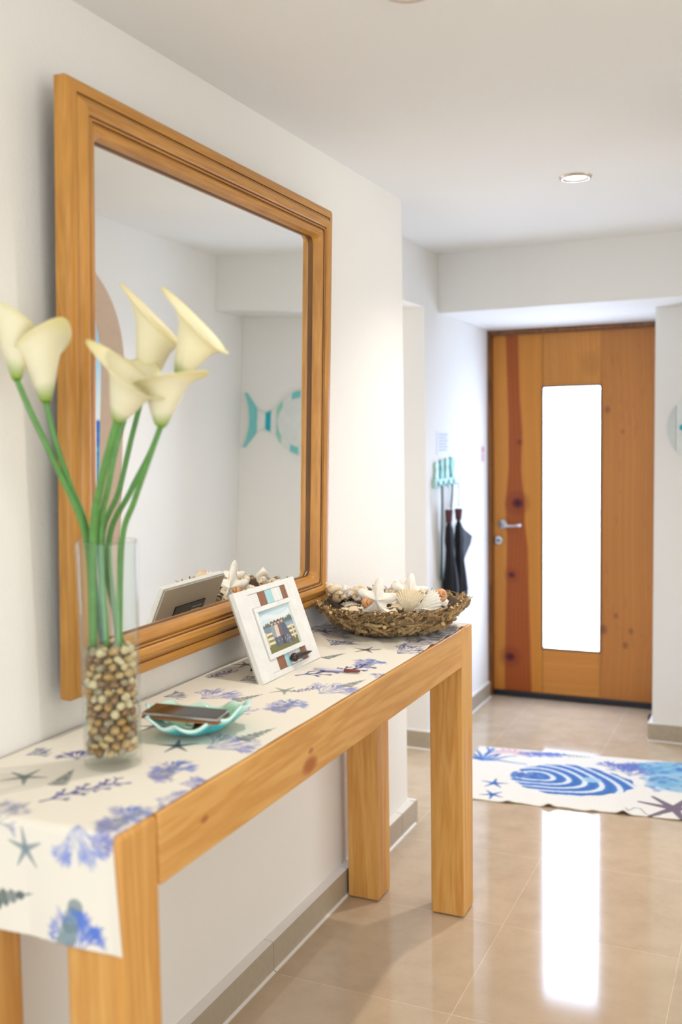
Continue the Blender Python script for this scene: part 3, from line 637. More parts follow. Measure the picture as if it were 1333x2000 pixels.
# ------------------------------------------------------------------ picture frame
FZ = TH+.0040; fb0, fb1 = Vector((.186, 2.010, FZ)), Vector((.186, 2.322, FZ))
fu = Vector((0, 1, 0)); fv = Vector((-.078, 0, .213)).normalized(); fn = fu.cross(fv)
if fn.x < 0: fn = -fn
PW, PH = .312, .2265
TK = .016
fb0 = fb0 + Vector((0, 0, .0))
def fpnt(a, b, h): return fb0 + fu*a + fv*b + fn*h
pf = empty('picture_frame', (fb0+fb1)/2, 'white-washed wooden picture frame with brown and blue plank stripes standing on the runner', 'picture frame')
def fbox(mb, a0, a1, b0, b1, h0, h1, mi=0):
    v = [fpnt(a, b, h) for h in (h0, h1) for a, b in ((a0, b0), (a1, b0), (a1, b1), (a0, b1))]
    return mb.add(v, [(0,3,2,1), (4,5,6,7), (0,1,5,4), (1,2,6,5), (2,3,7,6), (3,0,4,7)], mi)
WW = plain('whitewashed_wood', (236, 236, 232), .6, noise=.05, nscale=25, bump=.3)
WBR = plain('brown_stripe', (146, 100, 76), .6, noise=.06); WBL = plain('aqua_stripe', (172, 218, 226), .6, noise=.06); WGR = plain('pale_grey_stripe', (222, 232, 230), .6, noise=.04)
sw = .058   # side boards
fbox(MB(), 0, sw, 0, PH, -TK+.001, 0).build('side_board', WW, pf, .0015)
fbox(MB(), PW-sw, PW, 0, PH, -TK+.001, 0).build('side_board', WW, pf, .0015)
e = .0006
fbox(MB(), sw+e, PW-sw-e, PH-.014, PH, -TK+.001, -.0005).build('edge_board', WW, pf, .0012)
fbox(MB(), sw+e, PW-sw-e, 0, .014, -TK+.001, -.0005).build('edge_board', WW, pf, .0012)
for (b0, b1), order in (((PH-.049, PH-.0145), [(0, .25, WW), (.25, .44, WBR), (.44, .62, WBL), (.62, .80, WW), (.80, .86, WGR), (.86, 1.0, WBR)]), ((.0145, .046), [(0, .20, WW), (.20, .40, WBR), (.40, .54, WBL), (.54, .80, WW), (.80, .84, WBL), (.84, 1.0, WBR)])):
    for t0, t1, m in order:
        L_ = PW-2*sw-2*e; o = fbox(MB(), sw+e+L_*t0+.0004, sw+e+L_*t1-.0004, b0, b1, -TK+.001, -.002).build('stripe_board', m, pf, .0006, 1)
        if m in (WBR, WBL): o['label'] = 'brown stripe board' if m is WBR else 'pale blue stripe board'
# bezel round the photo
pa0, pa1, pb0, pb1 = sw+.004, PW-sw-.004, .0465, PH-.0495
mb = MB()
for r in ((pa0, pa1, pb0, pb0+.012), (pa0, pa1, pb1-.012, pb1), (pa0, pa0+.012, pb0+.012, pb1-.012), (pa1-.012, pa1, pb0+.012, pb1-.012)): fbox(mb, *r, -TK+.001, .003)
mb.build('bezel', WW, pf, .001)
# photo print
A0p, A1p, B0p, B1p = pa0+.012, pa1-.012, pb0+.012, pb1-.012
cv = Canvas(0, 1, 0, 1, .008, (214, 232, 238)); sl = (slice(None), slice(None))
cv.mix(sl, np.clip((cv.V-.8)/.2, 0, 1)*.8*(.5+.5*np.sin(cv.U*5+1)), (160, 200, 220)); cv.mix(sl, (np.abs(cv.V-.80-.05*np.sin(cv.U*7)) < .05)*.7, (240, 244, 244))
hor = .66+.10*cv.U*.5+.035*np.sin(cv.U*31)*np.sin(cv.U*57+1)
cv.mix(sl, (cv.V < hor).astype(float), (104, 112, 104)); cv.mix(sl, (cv.V < .60).astype(float), (126, 146, 160)); cv.mix(sl, ((cv.V < .56) & (cv.U > .35)).astype(float)*.7, (150, 180, 200))
cv.mix(sl, (cv.V < .46).astype(float), (140, 134, 104)); cv.mix(sl, (cv.V < .20).astype(float), (124, 122, 70)); cv.mix(sl, ((cv.V < .2) & (np.sin(cv.U*90+cv.V*40) > .3)).astype(float)*.4, (90, 92, 50))
for q in (.44, .33, .22): cv.poly([(0, q-.035), (1, q-.015), (1, q+.035), (0, q+.02)], (232, 222, 186))
for u_ in (.08, .92): cv.poly([(u_-.02, .15), (u_+.02, .15), (u_+.02, .5), (u_-.02, .5)], (214, 204, 172))
for (u_, cb, ch, lg) in ((.34, (150, 162, 164), (126, 92, 64), (88, 98, 114)), (.45, (226, 206, 190), (96, 70, 54), (96, 104, 124)), (.56, (120, 104, 104), (80, 56, 46), (70, 76, 96)), (.66, (96, 102, 122), (150, 120, 80), (92, 96, 112))):
    cv.poly([(u_-.05, .10), (u_+.045, .10), (u_+.05, .42), (u_-.05, .42)], lg); cv.poly([(u_-.07, .32), (u_+.07, .32), (u_+.055, .60), (u_-.055, .60)], cb)
    cv.disk((u_, .655), .034, (226, 182, 158), 1, ry=.05); cv.disk((u_, .68), .038, ch, .9, ry=.032)
cv.poly([(.62, .08), (.86, .08), (.74, .58), (.63, .58)], (94, 98, 116))
for k in range(14): cv.disk((rnd.uniform(.62, .78), rnd.uniform(.08, .28)), .014, (180, 176, 178), .7)
mb = MB(); cv.gridmesh(mb, lambda u, v: fpnt(A0p+.0003+(A1p-A0p-.0006)*u, B0p+.0003+(B1p-B0p-.0006)*v, -.004)); ph_ = mb.build('photo_print', attr('glossy_print', .25, .5), pf, fixn=False)
ph_['label'] = 'colour photo of four people by a white fence and lake'
# back panel, black hinged easel
bk = plain('grey_back', (190, 184, 170), .8)
fbox(MB(), .003, PW-.003, .003, PH-.003, -TK-.004, -TK+.0005).build('back_panel', bk, pf)
bp_ = fbox(MB(), .085, PW-.075, .045, .165, -TK-.007, -TK-.0042).build('easel_plate', BLACK, pf)
WTX = plain('white_lines', (220, 220, 220), .6); mb = MB()
for k in range(5): fbox(mb, .172, .222-.006*(k % 2), .150-.009*k, .1515-.009*k, -TK-.0074, -TK-.0071)
mb.build('printed_lines', WTX, bp_)
lt = fpnt(PW*.42, .135, -TK-.008); lb = Vector((.090, lt.y+.005, FZ+.0005)); dd = (lt-lb).normalized(); sx = Vector((0, 1, 0)); nn_ = dd.cross(sx).normalized()
mb = MB(); v = []
for h in (-.0015, .0015):
    v += [lb-sx*.030+nn_*h, lb+sx*.030+nn_*h, lt+sx*.016+nn_*h, lt-sx*.016+nn_*h]
mb.add(v, [(0,3,2,1), (4,5,6,7), (0,1,5,4), (1,2,6,5), (2,3,7,6), (3,0,4,7)]); mb.build('easel_leg', BLACK, pf)
c0 = fpnt(.055+.14*1.0, .031, .006)
BRZ = plain('dark_bronze', (70, 58, 54), .35, metal=.6)
mb = MB(); o0 = fpnt(.158, .030, .010); o1 = fpnt(.262, .026, .008); dx = (o1-o0)
mb.tube([o0-dx*.08, o0-dx*.04, o0+dx*.04, o0+dx*.10, o0+dx*.16, o0+dx*.26, o0+dx*.42, o0+dx*.48, o0+dx*.56, o0+dx*.66, o0+dx*.82, o0+dx*1.0], [.002, .009, .0115, .009, .006, .0085, .0088, .006, .0075, .006, .0038, .001], 16)
mb.tube([fpnt(.160, .03, -.003), fpnt(.160, .03, .008)], .004, 10); mb.build('ornament', BRZ, pf)

# ------------------------------------------------------------------ pen on the runner
pz = TH+.0085; p0, p1 = on(612, 1306, 2, pz), on(704, 1311, 2, pz); p0.z = p1.z = pz; dx = p1-p0
pen = empty('pen', (p0+p1)/2-Vector((0, 0, .0045)), 'slim silver pen with brown end lying on the runner beside the picture frame', 'pen')
MB().tube([p0, p0+dx*.05, p0+dx*.66], [.001, .0034, .0036], 12).build('barrel', plain('pale_silver', (206, 200, 214), .3, metal=.3), pen)
MB().tube([p0+dx*.662, p0+dx*.70, p0+dx*.95, p1], [.0034, .0046, .0042, .002], 12).build('cap', plain('brown_cap', (120, 62, 48), .3), pen)

# ------------------------------------------------------------------ shell dish with phone and keys
DZ = TH+.0042; DC = Vector((.242, 1.635, DZ)); TEAL = attr('iridescent_glass', .18, .6); rd = random.Random(4)
P = []; cols = []; nr, na_ = 14, 96
long_ = Vector((.62, .78, 0)).normalized(); shrt = Vector((long_.y, -long_.x, 0))
for i in range(nr+1):
    t = i/nr; row = []
    for j in range(na_):
        a = 2*pi*j/na_; sc_ = 1+.05*math.sin(7*a)*t**3+.03*math.sin(15*a+1)*t**4
        la, lb_ = .102*t*sc_, .080*t*sc_; z = .002+.040*t**2.6+(.012*math.sin(2*a+.4)+.005*math.sin(9*a))*t**3
        row.append(DC+long_*la*math.cos(a)+shrt*lb_*math.sin(a)+Vector((0, 0, max(.0015, z))))
        side = .5+.5*math.sin(a-.2); g_ = np.array(s2l((160, 206, 160)))*(1-side)+np.array(s2l((40, 190, 196)))*side
        rim = max(0, (t-.86)/.14); g_ = g_*(1-rim)+np.array(s2l((206, 240, 232)))*rim
        cen = max(0, 1-t/.75); g_ = g_*(1-cen*.8)+np.array(s2l((50, 90, 74)))*cen*.8; cols.append(tuple(g_))
    P.append(row)
mb = MB().grid(P, 0, True, cols, True); dish = mb.build('shell_dish', TEAL, fixn=False); s = dish.modifiers.new('s', 'SOLIDIFY'); s.thickness = .005; s.offset = 1
tag(dish, 'wavy teal and green glass shell dish on the runner beside the vase', 'dish')
ph0, ph1 = on(283, 1396, 2, TH+.046), on(432, 1408, 2, TH+.042); ph0.z = TH+.052; ph1.z = TH+.046
u_ = (ph1-ph0).normalized(); Lp = (ph1-ph0).length; v_ = Vector((-u_.y, u_.x, 0)).normalized(); nz = u_.cross(v_); cph = (ph0+ph1)/2+v_*.018
phn = empty('smartphone', cph-nz*.004, 'thin dark smartphone with brown case edge resting across the shell dish', 'phone')
MB().obox(cph, u_, v_, nz, Lp/2, .034, .0035).build('body', plain('phone_metal', (168, 160, 152), .25, metal=.8), phn, .003, 3)
MB().obox(cph+nz*.0039, u_, v_, nz, Lp/2-.003, .031, .0005).build('screen', plain('dark_screen', (34, 24, 18), .08, spec=.8), phn)
MB().obox(cph-nz*.0062, u_, v_, nz, Lp/2, .035, .0024).build('case', plain('brown_leather', (150, 92, 50), .5), phn, .002)
ky = empty('key_ring', DC+Vector((.01, -.015, .010)), 'dark bunch of keys lying in the shell dish under the phone', 'keys')
kb = DC+Vector((.012, -.022, .014)); mk = plain('dark_key_metal', (60, 56, 52), .3, metal=.8); mg_ = plain('brass', (196, 150, 70), .3, metal=1)
for k in range(4):
    a = -.9+.5*k; d = Vector((math.cos(a), math.sin(a), .10)); c = kb+Vector((0, 0, .0035*k))
    mb = MB(); s_ = Vector((-d.y, d.x, 0)).normalized(); mb.obox(c+d*.030, d.normalized(), s_, d.normalized().cross(s_), .018, .003, .001); mb.lathe([(0, -.001), (.010, -.001), (.010, .001), (0, .001)], c+d*.004, 18)
    mb.obox(c+d*.038+s_*.004, d.normalized(), s_, d.normalized().cross(s_), .004, .003, .001); mb.build('key', mg_ if k == 1 else mk, ky)
ring = [kb+Vector((-.012+.012*math.cos(a), .012*math.sin(a), .006)) for a in [2*pi*i/24 for i in range(25)]]; MB().tube(ring, .0012, 8, caps=False).build('ring', CHROME, ky)

# ------------------------------------------------------------------ twig bowl
BC = Vector((.228, 2.735, TH+.0075)); rt = random.Random(7)
bowl = empty('twig_bowl', BC, 'shallow bowl woven from rough brown twigs at the far end of the console table', 'bowl')
TW = [wood('twig_bark_'+a, c, d, 'Z', 3, .8) for a, c, d in (('a', (166, 138, 96), (118, 92, 58)), ('b', (188, 160, 112), (140, 110, 70)), ('c', (142, 116, 84), (96, 74, 50)))]
TE = plain('twig_cut_end', (214, 182, 122), .8)
def bprof(t): return (.108+.104*t**.8, .006+.074*t**1.2)   # radius, height along the bowl side
mb = MB(); pr = [(.001, .004)]+[(bprof(i/8)[0]-.014, bprof(i/8)[1]+.004) for i in range(9)]+[(bprof(1-i/8)[0]-.006, bprof(1-i/8)[1]-.002) for i in range(9)]+[(.001, .001)]
pr = [(r, max(.001, z)) for r, z in pr]; mb.lathe(pr, BC, 48); mb.build('liner', plain('dark_twig_core', (70, 54, 38), .9, noise=.3, nscale=60), bowl)
def twig(mb, a, t, L, r, mi, dirm, out=.0):
    R_, z = bprof(t); R_ += out
    er = Vector((math.cos(a), math.sin(a), 0)); et = Vector((-er.y, er.x, 0)); slope = (er*.75+Vector((0, 0, .5))).normalized()
    c = BC+er*R_+Vector((0, 0, z)); d = (et*math.cos(dirm)+slope*math.sin(dirm)+er*rt.uniform(-.15, .25)).normalized()
    bend = er*rt.uniform(-.004, .010)+Vector((0, 0, rt.uniform(-.004, .006))); pts = []; rr = []
    for k in range(6):
        s_ = -1+2*k/5; q = c+d*(s_*L/2)
        rad = Vector((q.x-BC.x, q.y-BC.y, 0)); 
        q += bend*(1-s_*s_)+Vector((rt.uniform(-1, 1), rt.uniform(-1, 1), rt.uniform(-1, 1)))*r*.35
        # wrap with the bowl's curvature
        rl = rad.length; 
        if abs(math.cos(dirm)) > .6: q -= rad.normalized()*(rl-R_)*.55
        q.x = max(q.x, .008); q.z = max(q.z, BC.z+r+.0005); pts.append(q); rr.append(r*(1-.28*(k/5)))
    mb.tube(pts, rr, 7, mi=mi, capmi=3, smooth=True)
cam_a = math.atan2(0-BC.y, CX-BC.x)
for k in range(100):
    a = cam_a+rt.uniform(-1.5, 1.5); t = rt.uniform(.05, .95); mb = MB()
    twig(mb, a, t, rt.uniform(.035, .085), rt.uniform(.0048, .0082), rt.randrange(3), rt.choice([rt.uniform(-.45, .5), rt.uniform(.3, 1.2), rt.uniform(-1.2, -.3)]), rt.uniform(.007, .016)); mb.build('twig', TW+[TE], bowl, fixn=False)
mb = MB()
for k in range(900):
    t = rt.random()**.8; twig(mb, rt.uniform(0, 2*pi), t, rt.uniform(.03, .085), rt.uniform(.0022, .0046), rt.randrange(3), rt.uniform(-1.3, 1.3), rt.uniform(-.006, .005))
for k in range(420):
    twig(mb, rt.uniform(0, 2*pi), rt.uniform(.78, 1.08), rt.uniform(.025, .06), rt.uniform(.0015, .0036), rt.randrange(3), rt.uniform(.2, 1.1), rt.uniform(0, .012))
tag(mb.build('twigs', TW+[TE], bowl, fixn=False), kind='stuff')

# ------------------------------------------------------------------ shells in the bowl
SH_W = plain('shell_white', (244, 238, 226), .45, noise=.05, nscale=120, bump=.5)
SH_C = plain('shell_cream', (240, 222, 188), .4, noise=.10, nscale=70, bump=.4)
SH_O = plain('shell_orange', (228, 168, 116), .35, noise=.18, nscale=60)
def sgrid(P, wrap): return MB().grid(P, 0, True, None, wrap)
def place(mb, name, mat, c, X, Z, label, cat, group='seashells in the twig bowl', extra=None):
    X = Vector(X).normalized(); Z = Vector(Z); Z = (Z-X*Z.dot(X)).normalized(); Y = Z.cross(X)
    mb.v = [tuple(Vector(c)+X*v[0]+Y*v[1]+Z*v[2]) for v in mb.v]
    o = mb.build(name, mat); tag(o, label, cat, group); return o
def star_mesh(R_, th, arms=5, seed=0, fat=.42):
    P = []; r_ = random.Random(seed); na_, nr = 100, 12
    for side in (1, -1):
        for i in (range(nr+1) if side == 1 else range(nr-1, -1, -1)):
            t = i/nr; row = []
            for j in range(na_):
                a = 2*pi*j/na_; c_ = abs(math.cos(arms*a/2)); k = fat+(1-fat)*c_**2.6; r = R_*t*k
                rid = th*(1-t**1.6)*(.55+.45*c_**3)+th*.18
                bump = th*.13*math.sin(a*41+t*3)*math.sin(t*38)*(1-t) if side == 1 else 0
                z = (rid if side == 1 else -th*.12)*(1 if t < .98 else .3)+bump
                row.append((r*math.cos(a), r*math.sin(a), z))
            P.append(row)
    return sgrid(P, True)
def scallop_mesh(R_, dep, ribs=11, spread=1.15):
    P = []; nr, na_ = 16, ribs*6
    for side in (1, -1):
        for i in (range(nr+1) if side == 1 else range(nr, -1, -1)):
            t = i/nr; row = []
            for j in range(na_+1):
                f = j/na_*2-1; a = f*spread; rb = math.cos(f*ribs*pi); r = R_*t*(1+.035*rb*t)*(1-.10*f*f)
                z = dep*math.sin(min(1, t*1.05)*pi*.62)*(1-.75*f*f)+dep*.10*rb*t - (0 if side == 1 else .0016)
                row.append((r*math.cos(a), r*math.sin(a), z))
            P.append(row)
    return sgrid(P, False)
def conch_mesh(L, turns=5, w=.42, spikes=7, sp=.25):
    P = []; n = int(turns*22)
    for i in range(n+1):
        t = i/n; a = 2*pi*turns*t; g_ = math.exp(2.4*(t-1)); r = L*w*g_*.55; cx_ = L*(1-math.exp(2.4*(t-1)))*.95
        c = Vector((cx_, r*.75*math.cos(a), r*.75*math.sin(a))); er = Vector((0, math.cos(a), math.sin(a))); ex = Vector((1, 0, 0)); row = []
        for j in range(14):
            b_ = 2*pi*j/14; k = 1+sp*max(0, math.cos(a*spikes/2))**4*max(0, math.cos(b_-.6))**3
            row.append(tuple(c+(er*math.cos(b_)*k+ex*math.sin(b_)*1.25)*r*.62))
        P.append(row)
    # flared siphon at the mouth
    return sgrid(P, True)
tocam = (CAMP-BC).normalized()
def SP(px, py, Y): return at(px, py, Y)
place(star_mesh(.066, .018, seed=1, fat=.48), 'starfish', SH_W, SP(737, 1172, 2.63), (.10, .10, 1), tocam+Vector((0, 0, .9)), 'big knobbly white starfish propped at the front of the twig bowl', 'starfish')
place(star_mesh(.060, .020, seed=2, fat=.5), 'starfish', SH_W, SP(800, 1158, 2.74), (.05, .2, 1), tocam+Vector((.1, 0, .4)), 'thick white starfish standing highest at the back of the twig bowl', 'starfish')
place(scallop_mesh(.080, .024, 12, .62), 'scallop_shell', SH_C, SP(799, 1203, 2.63), (.02, .10, 1), tocam+Vector((0, 0, .2)), 'ribbed cream scallop shell with its point down over the front twigs', 'shell')
place(scallop_mesh(.085, .024, 9, .55), 'scallop_shell', SH_W, SP(812, 1196, 2.69), (.75, .3, .45), tocam+Vector((0, 0, .7)), 'long white fan shell lying to the right behind the scallop', 'shell')
place(conch_mesh(.095), 'conch_shell', SH_C, SP(668, 1163, 2.70), (-.62, .1, .30), (0, 0, 1), 'spiked cream conch shell at the left rim of the bowl', 'shell')
place(star_mesh(.050, .014, seed=5), 'starfish', SH_W, SP(690, 1160, 2.80), (-.2, 1, .3), (.2, -.3, 1), 'white starfish lying flat near the mirror side of the bowl', 'starfish')
place(conch_mesh(.075, 5, .5, 9, .3), 'conch_shell', SH_W, SP(768, 1153, 2.80), (.3, .6, .35), (0, 0, 1), 'chalky white conch shell behind the big starfish', 'shell')
place(conch_mesh(.048, 4, .7, 3, .05), 'snail_shell', SH_O, SP(858, 1163, 2.74), (.5, -.5, .3), (0, 0, 1), 'orange banded snail shell at the right rim of the bowl', 'shell')
place(conch_mesh(.042, 4, .7, 3, .05), 'snail_shell', SH_O, SP(712, 1176, 2.62), (.6, -.3, .1), (0, 0, 1), 'orange tinted snail shell left of the big starfish', 'shell')
place(scallop_mesh(.045, .014, 8, .9), 'scallop_shell', SH_C, SP(683, 1196, 2.60), (.2, -.3, -.6), tocam, 'small tan scallop shell caught in the front twigs', 'shell')
place(scallop_mesh(.038, .012, 7, 1.0), 'scallop_shell', SH_C, SP(752, 1200, 2.575), (.9, .1, -.3), tocam+Vector((0, 0, .3)), 'pale shell fragment under the big starfish', 'shell')
place(conch_mesh(.060, 5, .45, 5, .15), 'conch_shell', SH_C, SP(835, 1172, 2.80), (.7, .3, .1), (0, 0, 1), 'cream whelk shell behind the fan shell on the right', 'shell')
for k in range(40):
    px = 702+rt.uniform(-50, 130); py = 1158+rt.uniform(-10, 14)-abs(px-725)*-.05
    o = place(conch_mesh(rt.uniform(.020, .032), 3.5, .75, 3, .1), 'small_shell', rt.choice([SH_C, SH_W, SH_C]), SP(px, py, rt.uniform(2.68, 2.84)), (rt.uniform(-1, 1), rt.uniform(-1, 1), rt.uniform(-.5, .9)), (rt.uniform(-.3, .3), .2, 1), 'tiny cream snail shell in the heap filling the twig bowl', 'shell', 'tiny snail shells in the bowl')
for k in range(46):   # bed of shells filling the bowl
    a = rt.uniform(0, 2*pi); r_ = rt.uniform(.03, .165); q = BC+Vector((r_*math.cos(a), r_*math.sin(a), .056+rt.uniform(0, .014)))
    place(scallop_mesh(rt.uniform(.030, .045), .012, 8, .9), 'cockle_shell', rt.choice([SH_C, SH_W, SH_C]), q, (rt.uniform(-1, 1), rt.uniform(-1, 1), rt.uniform(-.2, .2)), (rt.uniform(-.3, .3), rt.uniform(-.3, .3), 1), 'cream cockle shell bedding the middle of the twig bowl', 'shell', 'cockle shells under the starfish')

# ------------------------------------------------------------------ wooden fish on the front wall
FX = YN-.0008; FM = {k: plain('fish_'+k, c, .55, noise=.04) for k, c in dict(white=(226, 230, 224), teal=(120, 202, 200), deep=(0, 172, 184), mint=(150, 212, 192), grey=(208, 214, 208), pale=(222, 226, 221)).items()}
fish = empty('wooden_fish', (1.06, FX, 1.33), 'flat teal and white wooden fish hung on the white wall right of the front door', 'wall decoration')
FZC = 1.510; BCX, BRX, BRZ = .985, .200, .180
def half(x):   # outline half height; head at low x
    e_ = BRZ*math.sqrt(max(0, 1-((x-BCX)/BRX)**2)); nk = 0
    if x > 1.10: nk = .060-(x-1.20)*.4 if x < 1.245 else .044+(x-1.245)*.45
    return max(e_, nk, .004)
def slab(name, x0, x1, mat, h0=lambda x: -half(x), h1=half, y0=0, y1=.012, n=10):
    mb = MB(); P = []
    for i in range(n+1):
        x = x0+(x1-x0)*i/n; a, b_ = FZC+h0(x), FZC+h1(x)
        P.append([(x, FX-y1, a), (x, FX-y1, b_), (x, FX-y0, b_), (x, FX-y0, a)])
    for i in range(n):
        v = P[i]+P[i+1]; mb.add(v, [(0,1,5,4), (1,2,6,5), (2,3,7,6), (3,0,4,7)]+([(0,3,2,1)] if i == 0 else [])+([(4,5,6,7)] if i == n-1 else []))
    return mb.build(name, mat, fish)
for x0, x1, c in [(.786, .826, 'grey'), (.828, .900, 'white'), (.901, .950, 'teal'), (.951, 1.028, 'white'), (1.029, 1.080, 'teal'), (1.081, 1.134, 'white'), (1.135, 1.166, 'mint'), (1.167, 1.202, 'white'), (1.203, 1.236, 'deep'), (1.237, 1.287, 'white')]:
    slab('stripe_board', x0, x1, FM[c])
mb = MB(); P = []; nn = 24
for i in range(nn+1):
    s_ = -1+2*i/nn; zz = FZC+s_*.152; xi = 1.289+.072*max(0, abs(s_)-.40)/.60; xo = 1.334+.036*s_*s_; P.append(((xi, zz), (xo, zz)))
for i in range(nn):
    (a, b_), (c, d) = P[i], P[i+1]; v = [(a[0], FX-.014, a[1]), (b_[0], FX-.014, b_[1]), (d[0], FX-.014, d[1]), (c[0], FX-.014, c[1]), (a[0], FX-.0005, a[1]), (b_[0], FX-.0005, b_[1]), (d[0], FX-.0005, d[1]), (c[0], FX-.0005, c[1])]
    mb.add(v, [(0,1,2,3), (7,6,5,4), (0,4,5,1), (1,5,6,2), (2,6,7,3), (3,7,4,0)])
mb.build('tail', FM['teal'], fish)
mb = MB(); m_ = 40; v = [(BCX+.016+.158*math.cos(2*pi*k/m_), FX-h, FZC+.138*math.sin(2*pi*k/m_)) for h in (.018, .0125) for k in range(m_)]
mb.add(v, [tuple(range(m_))]+[(k, (k+1) % m_, m_+(k+1) % m_, m_+k) for k in range(m_)]); mb.build('belly_board', FM['pale'], fish)
MB().lathe([(0, .013), (.014, .013), (.014, .018), (0, .019)], (.856, FX-.004, FZC+.002), 20, axis=(0, -1, 0)).build('eye', FM['deep'], fish)

# ------------------------------------------------------------------ things on the entry wall
XW = XH+.0008
pp = on(866, 866, 0, XH); mb = MB().box((XW, pp.y-.10, pp.z-.058), (XW+.001, pp.y+.10, pp.z+.058)); nt_ = mb.build('paper_notice', plain('paper', (232, 234, 244), .8)); tag(nt_, 'small white paper notice with printed lines above the key rack', 'notice')
mb = MB()
for k in range(6): mb.box((XW+.0011, pp.y-.07, pp.z+.040-.015*k), (XW+.0014, pp.y+.07-.02*(k % 2), pp.z+.046-.015*k))
mb.build('printed_lines', plain('print_grey', (176, 178, 204), .8), nt_)
pp = on(941, 887, 0, XH); nt2 = MB().box((XW, pp.y-.020, pp.z-.048), (XW+.004, pp.y+.045, pp.z+.048)).build('wall_sign', plain('sign_white', (236, 226, 232), .6)); tag(nt2, 'narrow white sign with red mark beside the front door frame', 'sign')
mb = MB(); mb.lathe([(.012, 0), (.012, .001), (.020, .001), (.020, 0)], (XW+.0042, pp.y+.012, pp.z-.018), 20, axis=(1, 0, 0)); mb.box((XW+.0042, pp.y-.004, pp.z+.010), (XW+.0052, pp.y+.028, pp.z+.040)); mb.build('red_mark', plain('sign_red', (206, 110, 124), .6), nt2)
AQ = plain('pale_aqua_paint', (176, 220, 214), .5, noise=.04); AQ2 = plain('aqua_green_paint', (120, 190, 178), .5)
rk = empty('key_rack', (XW, 4.62, 1.27), 'pale aqua wooden key rack with four upright shapes on the entry wall', 'key rack')
y0r, y1r, zr = 4.47, 4.80, 1.262
MB().box((XW, y0r, zr-.022), (XW+.016, y1r, zr+.022)).build('back_board', AQ, rk, .003)
for k in range(4):
    yc = y0r+.045+.080*k; P = []; mb = MB(); hgt = (.080, .090, .096, .100)[k]
    prf = [(.024, 0), (.026, .2), (.018, .42), (.015, .55), (.023, .75), (.020, .92), (.006, 1.0)] if k != 3 else [(.014, 0), (.016, .2), (.026, .45), (.030, .65), (.024, .88), (.008, 1.0)]
    for hx in (XW+.001, XW+.011):
        P.append([(hx, yc-w_, zr+.0222+hgt*t) for w_, t in prf]+[(hx, yc+w_, zr+.0222+hgt*t) for w_, t in prf[::-1]])
    n_ = len(P[0]); mb.add(P[0]+P[1], [tuple(range(n_)), tuple(range(n_, 2*n_))]+[(i, (i+1) % n_, n_+(i+1) % n_, n_+i) for i in range(n_)]); mb.build('cutout', [AQ, AQ2][k % 2], rk)
    MB().lathe([(0, 0), (.012, 0), (.012, .004), (0, .004)], (XW+.0162, yc, zr), 16, axis=(1, 0, 0)).build('rosette', AQ2, rk)
hk_y = [y0r+.045, y0r+.125, y0r+.205, y0r+.285]
for y_ in hk_y: MB().tube([(XW+.0205, y_, zr-.008), (XW+.030, y_, zr-.012), (XW+.040, y_, zr-.010), (XW+.044, y_, zr-.001)], .0028, 8).build('hook', CHROME, rk)
GRN = plain('dark_green_strap', (18, 66, 54), .8); UMB = plain('black_umbrella_cloth', (9, 11, 20), .8, noise=.3, nscale=20, sheen=.5); UHB = plain('maroon_handle', (86, 40, 42), .35)
def umbrella(y_, z1, z2, z3, w_, lean, label, bulge=None):
    x = XW+.040; r = empty('folded_umbrella', (x, y_, z3), label, 'umbrella', 'umbrellas hanging from the key rack')
    mb = MB(); mb.tube([(x, y_-.002, zr-.014), (x+.003, y_-.016, (zr+z1)/2), (x, y_-.005, z1+.01)], .0012, 6); mb.tube([(x, y_+.002, zr-.014), (x+.003, y_+.016, (zr+z1)/2), (x, y_+.005, z1+.01)], .0012, 6); mb.build('wrist_cord', plain('cord', (96, 96, 100), .8), r)
    mb = MB(); mb.lathe([(0, 0), (.013, 0), (.016, .01), (.021, z1-z2-.004), (.018, z1-z2), (0, z1-z2)], (x, y_, z2), 20); mb.build('handle', UHB, r)
    P = []; rows_ = [(0, .012), (.06, .026), (.14, .030), (.24, .036), (.34, .030), (.5, .038), (.7, .052), (.86, .060), (.96, .052), (1, .030)]
    for t, ww in rows_:
        zz = z2-.002+(z3-z2)*t; row = []
        for j in range(28):
            a = 2*pi*j/28; rr = ww*w_*(1+.10*math.sin(6*a+t*3)); ex = 0
            if bulge and .10 < t < .45: ex = bulge*math.sin((t-.10)/.35*pi)*max(0, math.sin(a))**2
            row.append((max(XW+.002, x+rr*math.cos(a)*.62), y_+lean*t+rr*math.sin(a)+ex, zz))
        P.append(row)
    mb = MB().grid(P, 0, True, None, True); mb.build('canopy', UMB, r); return r
u1 = umbrella(4.600, 1.130, 1.065, .690, .98, .03, 'folded black umbrella with maroon handle hanging nearest on the key rack')
u2 = umbrella(4.755, 1.125, 1.065, .660, .98, .03, 'folded black umbrella with loose flap hanging nearer the front door', bulge=.20)
for y_, z3, lb_, hy_ in ((4.535, .80, 'dark green strap hanging from the first hook, left of the umbrellas', hk_y[0]), (4.680, .99, 'dark green strap hanging between the two umbrellas', hk_y[2])):
    mb = MB(); P = []
    for i in range(14):
        t = i/13; zz = zr-.010+(z3-zr)*t; yy = hy_+(y_-hy_)*min(1, t*2)+.004*math.sin(t*9); xx = XW+.034-.016*t
        P.append([(xx-.002, yy-.010, zz), (xx+.002, yy-.010, zz), (xx+.002, yy+.010, zz), (xx-.002, yy+.010, zz)])
    tag(mb.grid(P, 0, False, None, True).build('hanging_strap', GRN), lb_, 'strap', 'straps on the key rack')

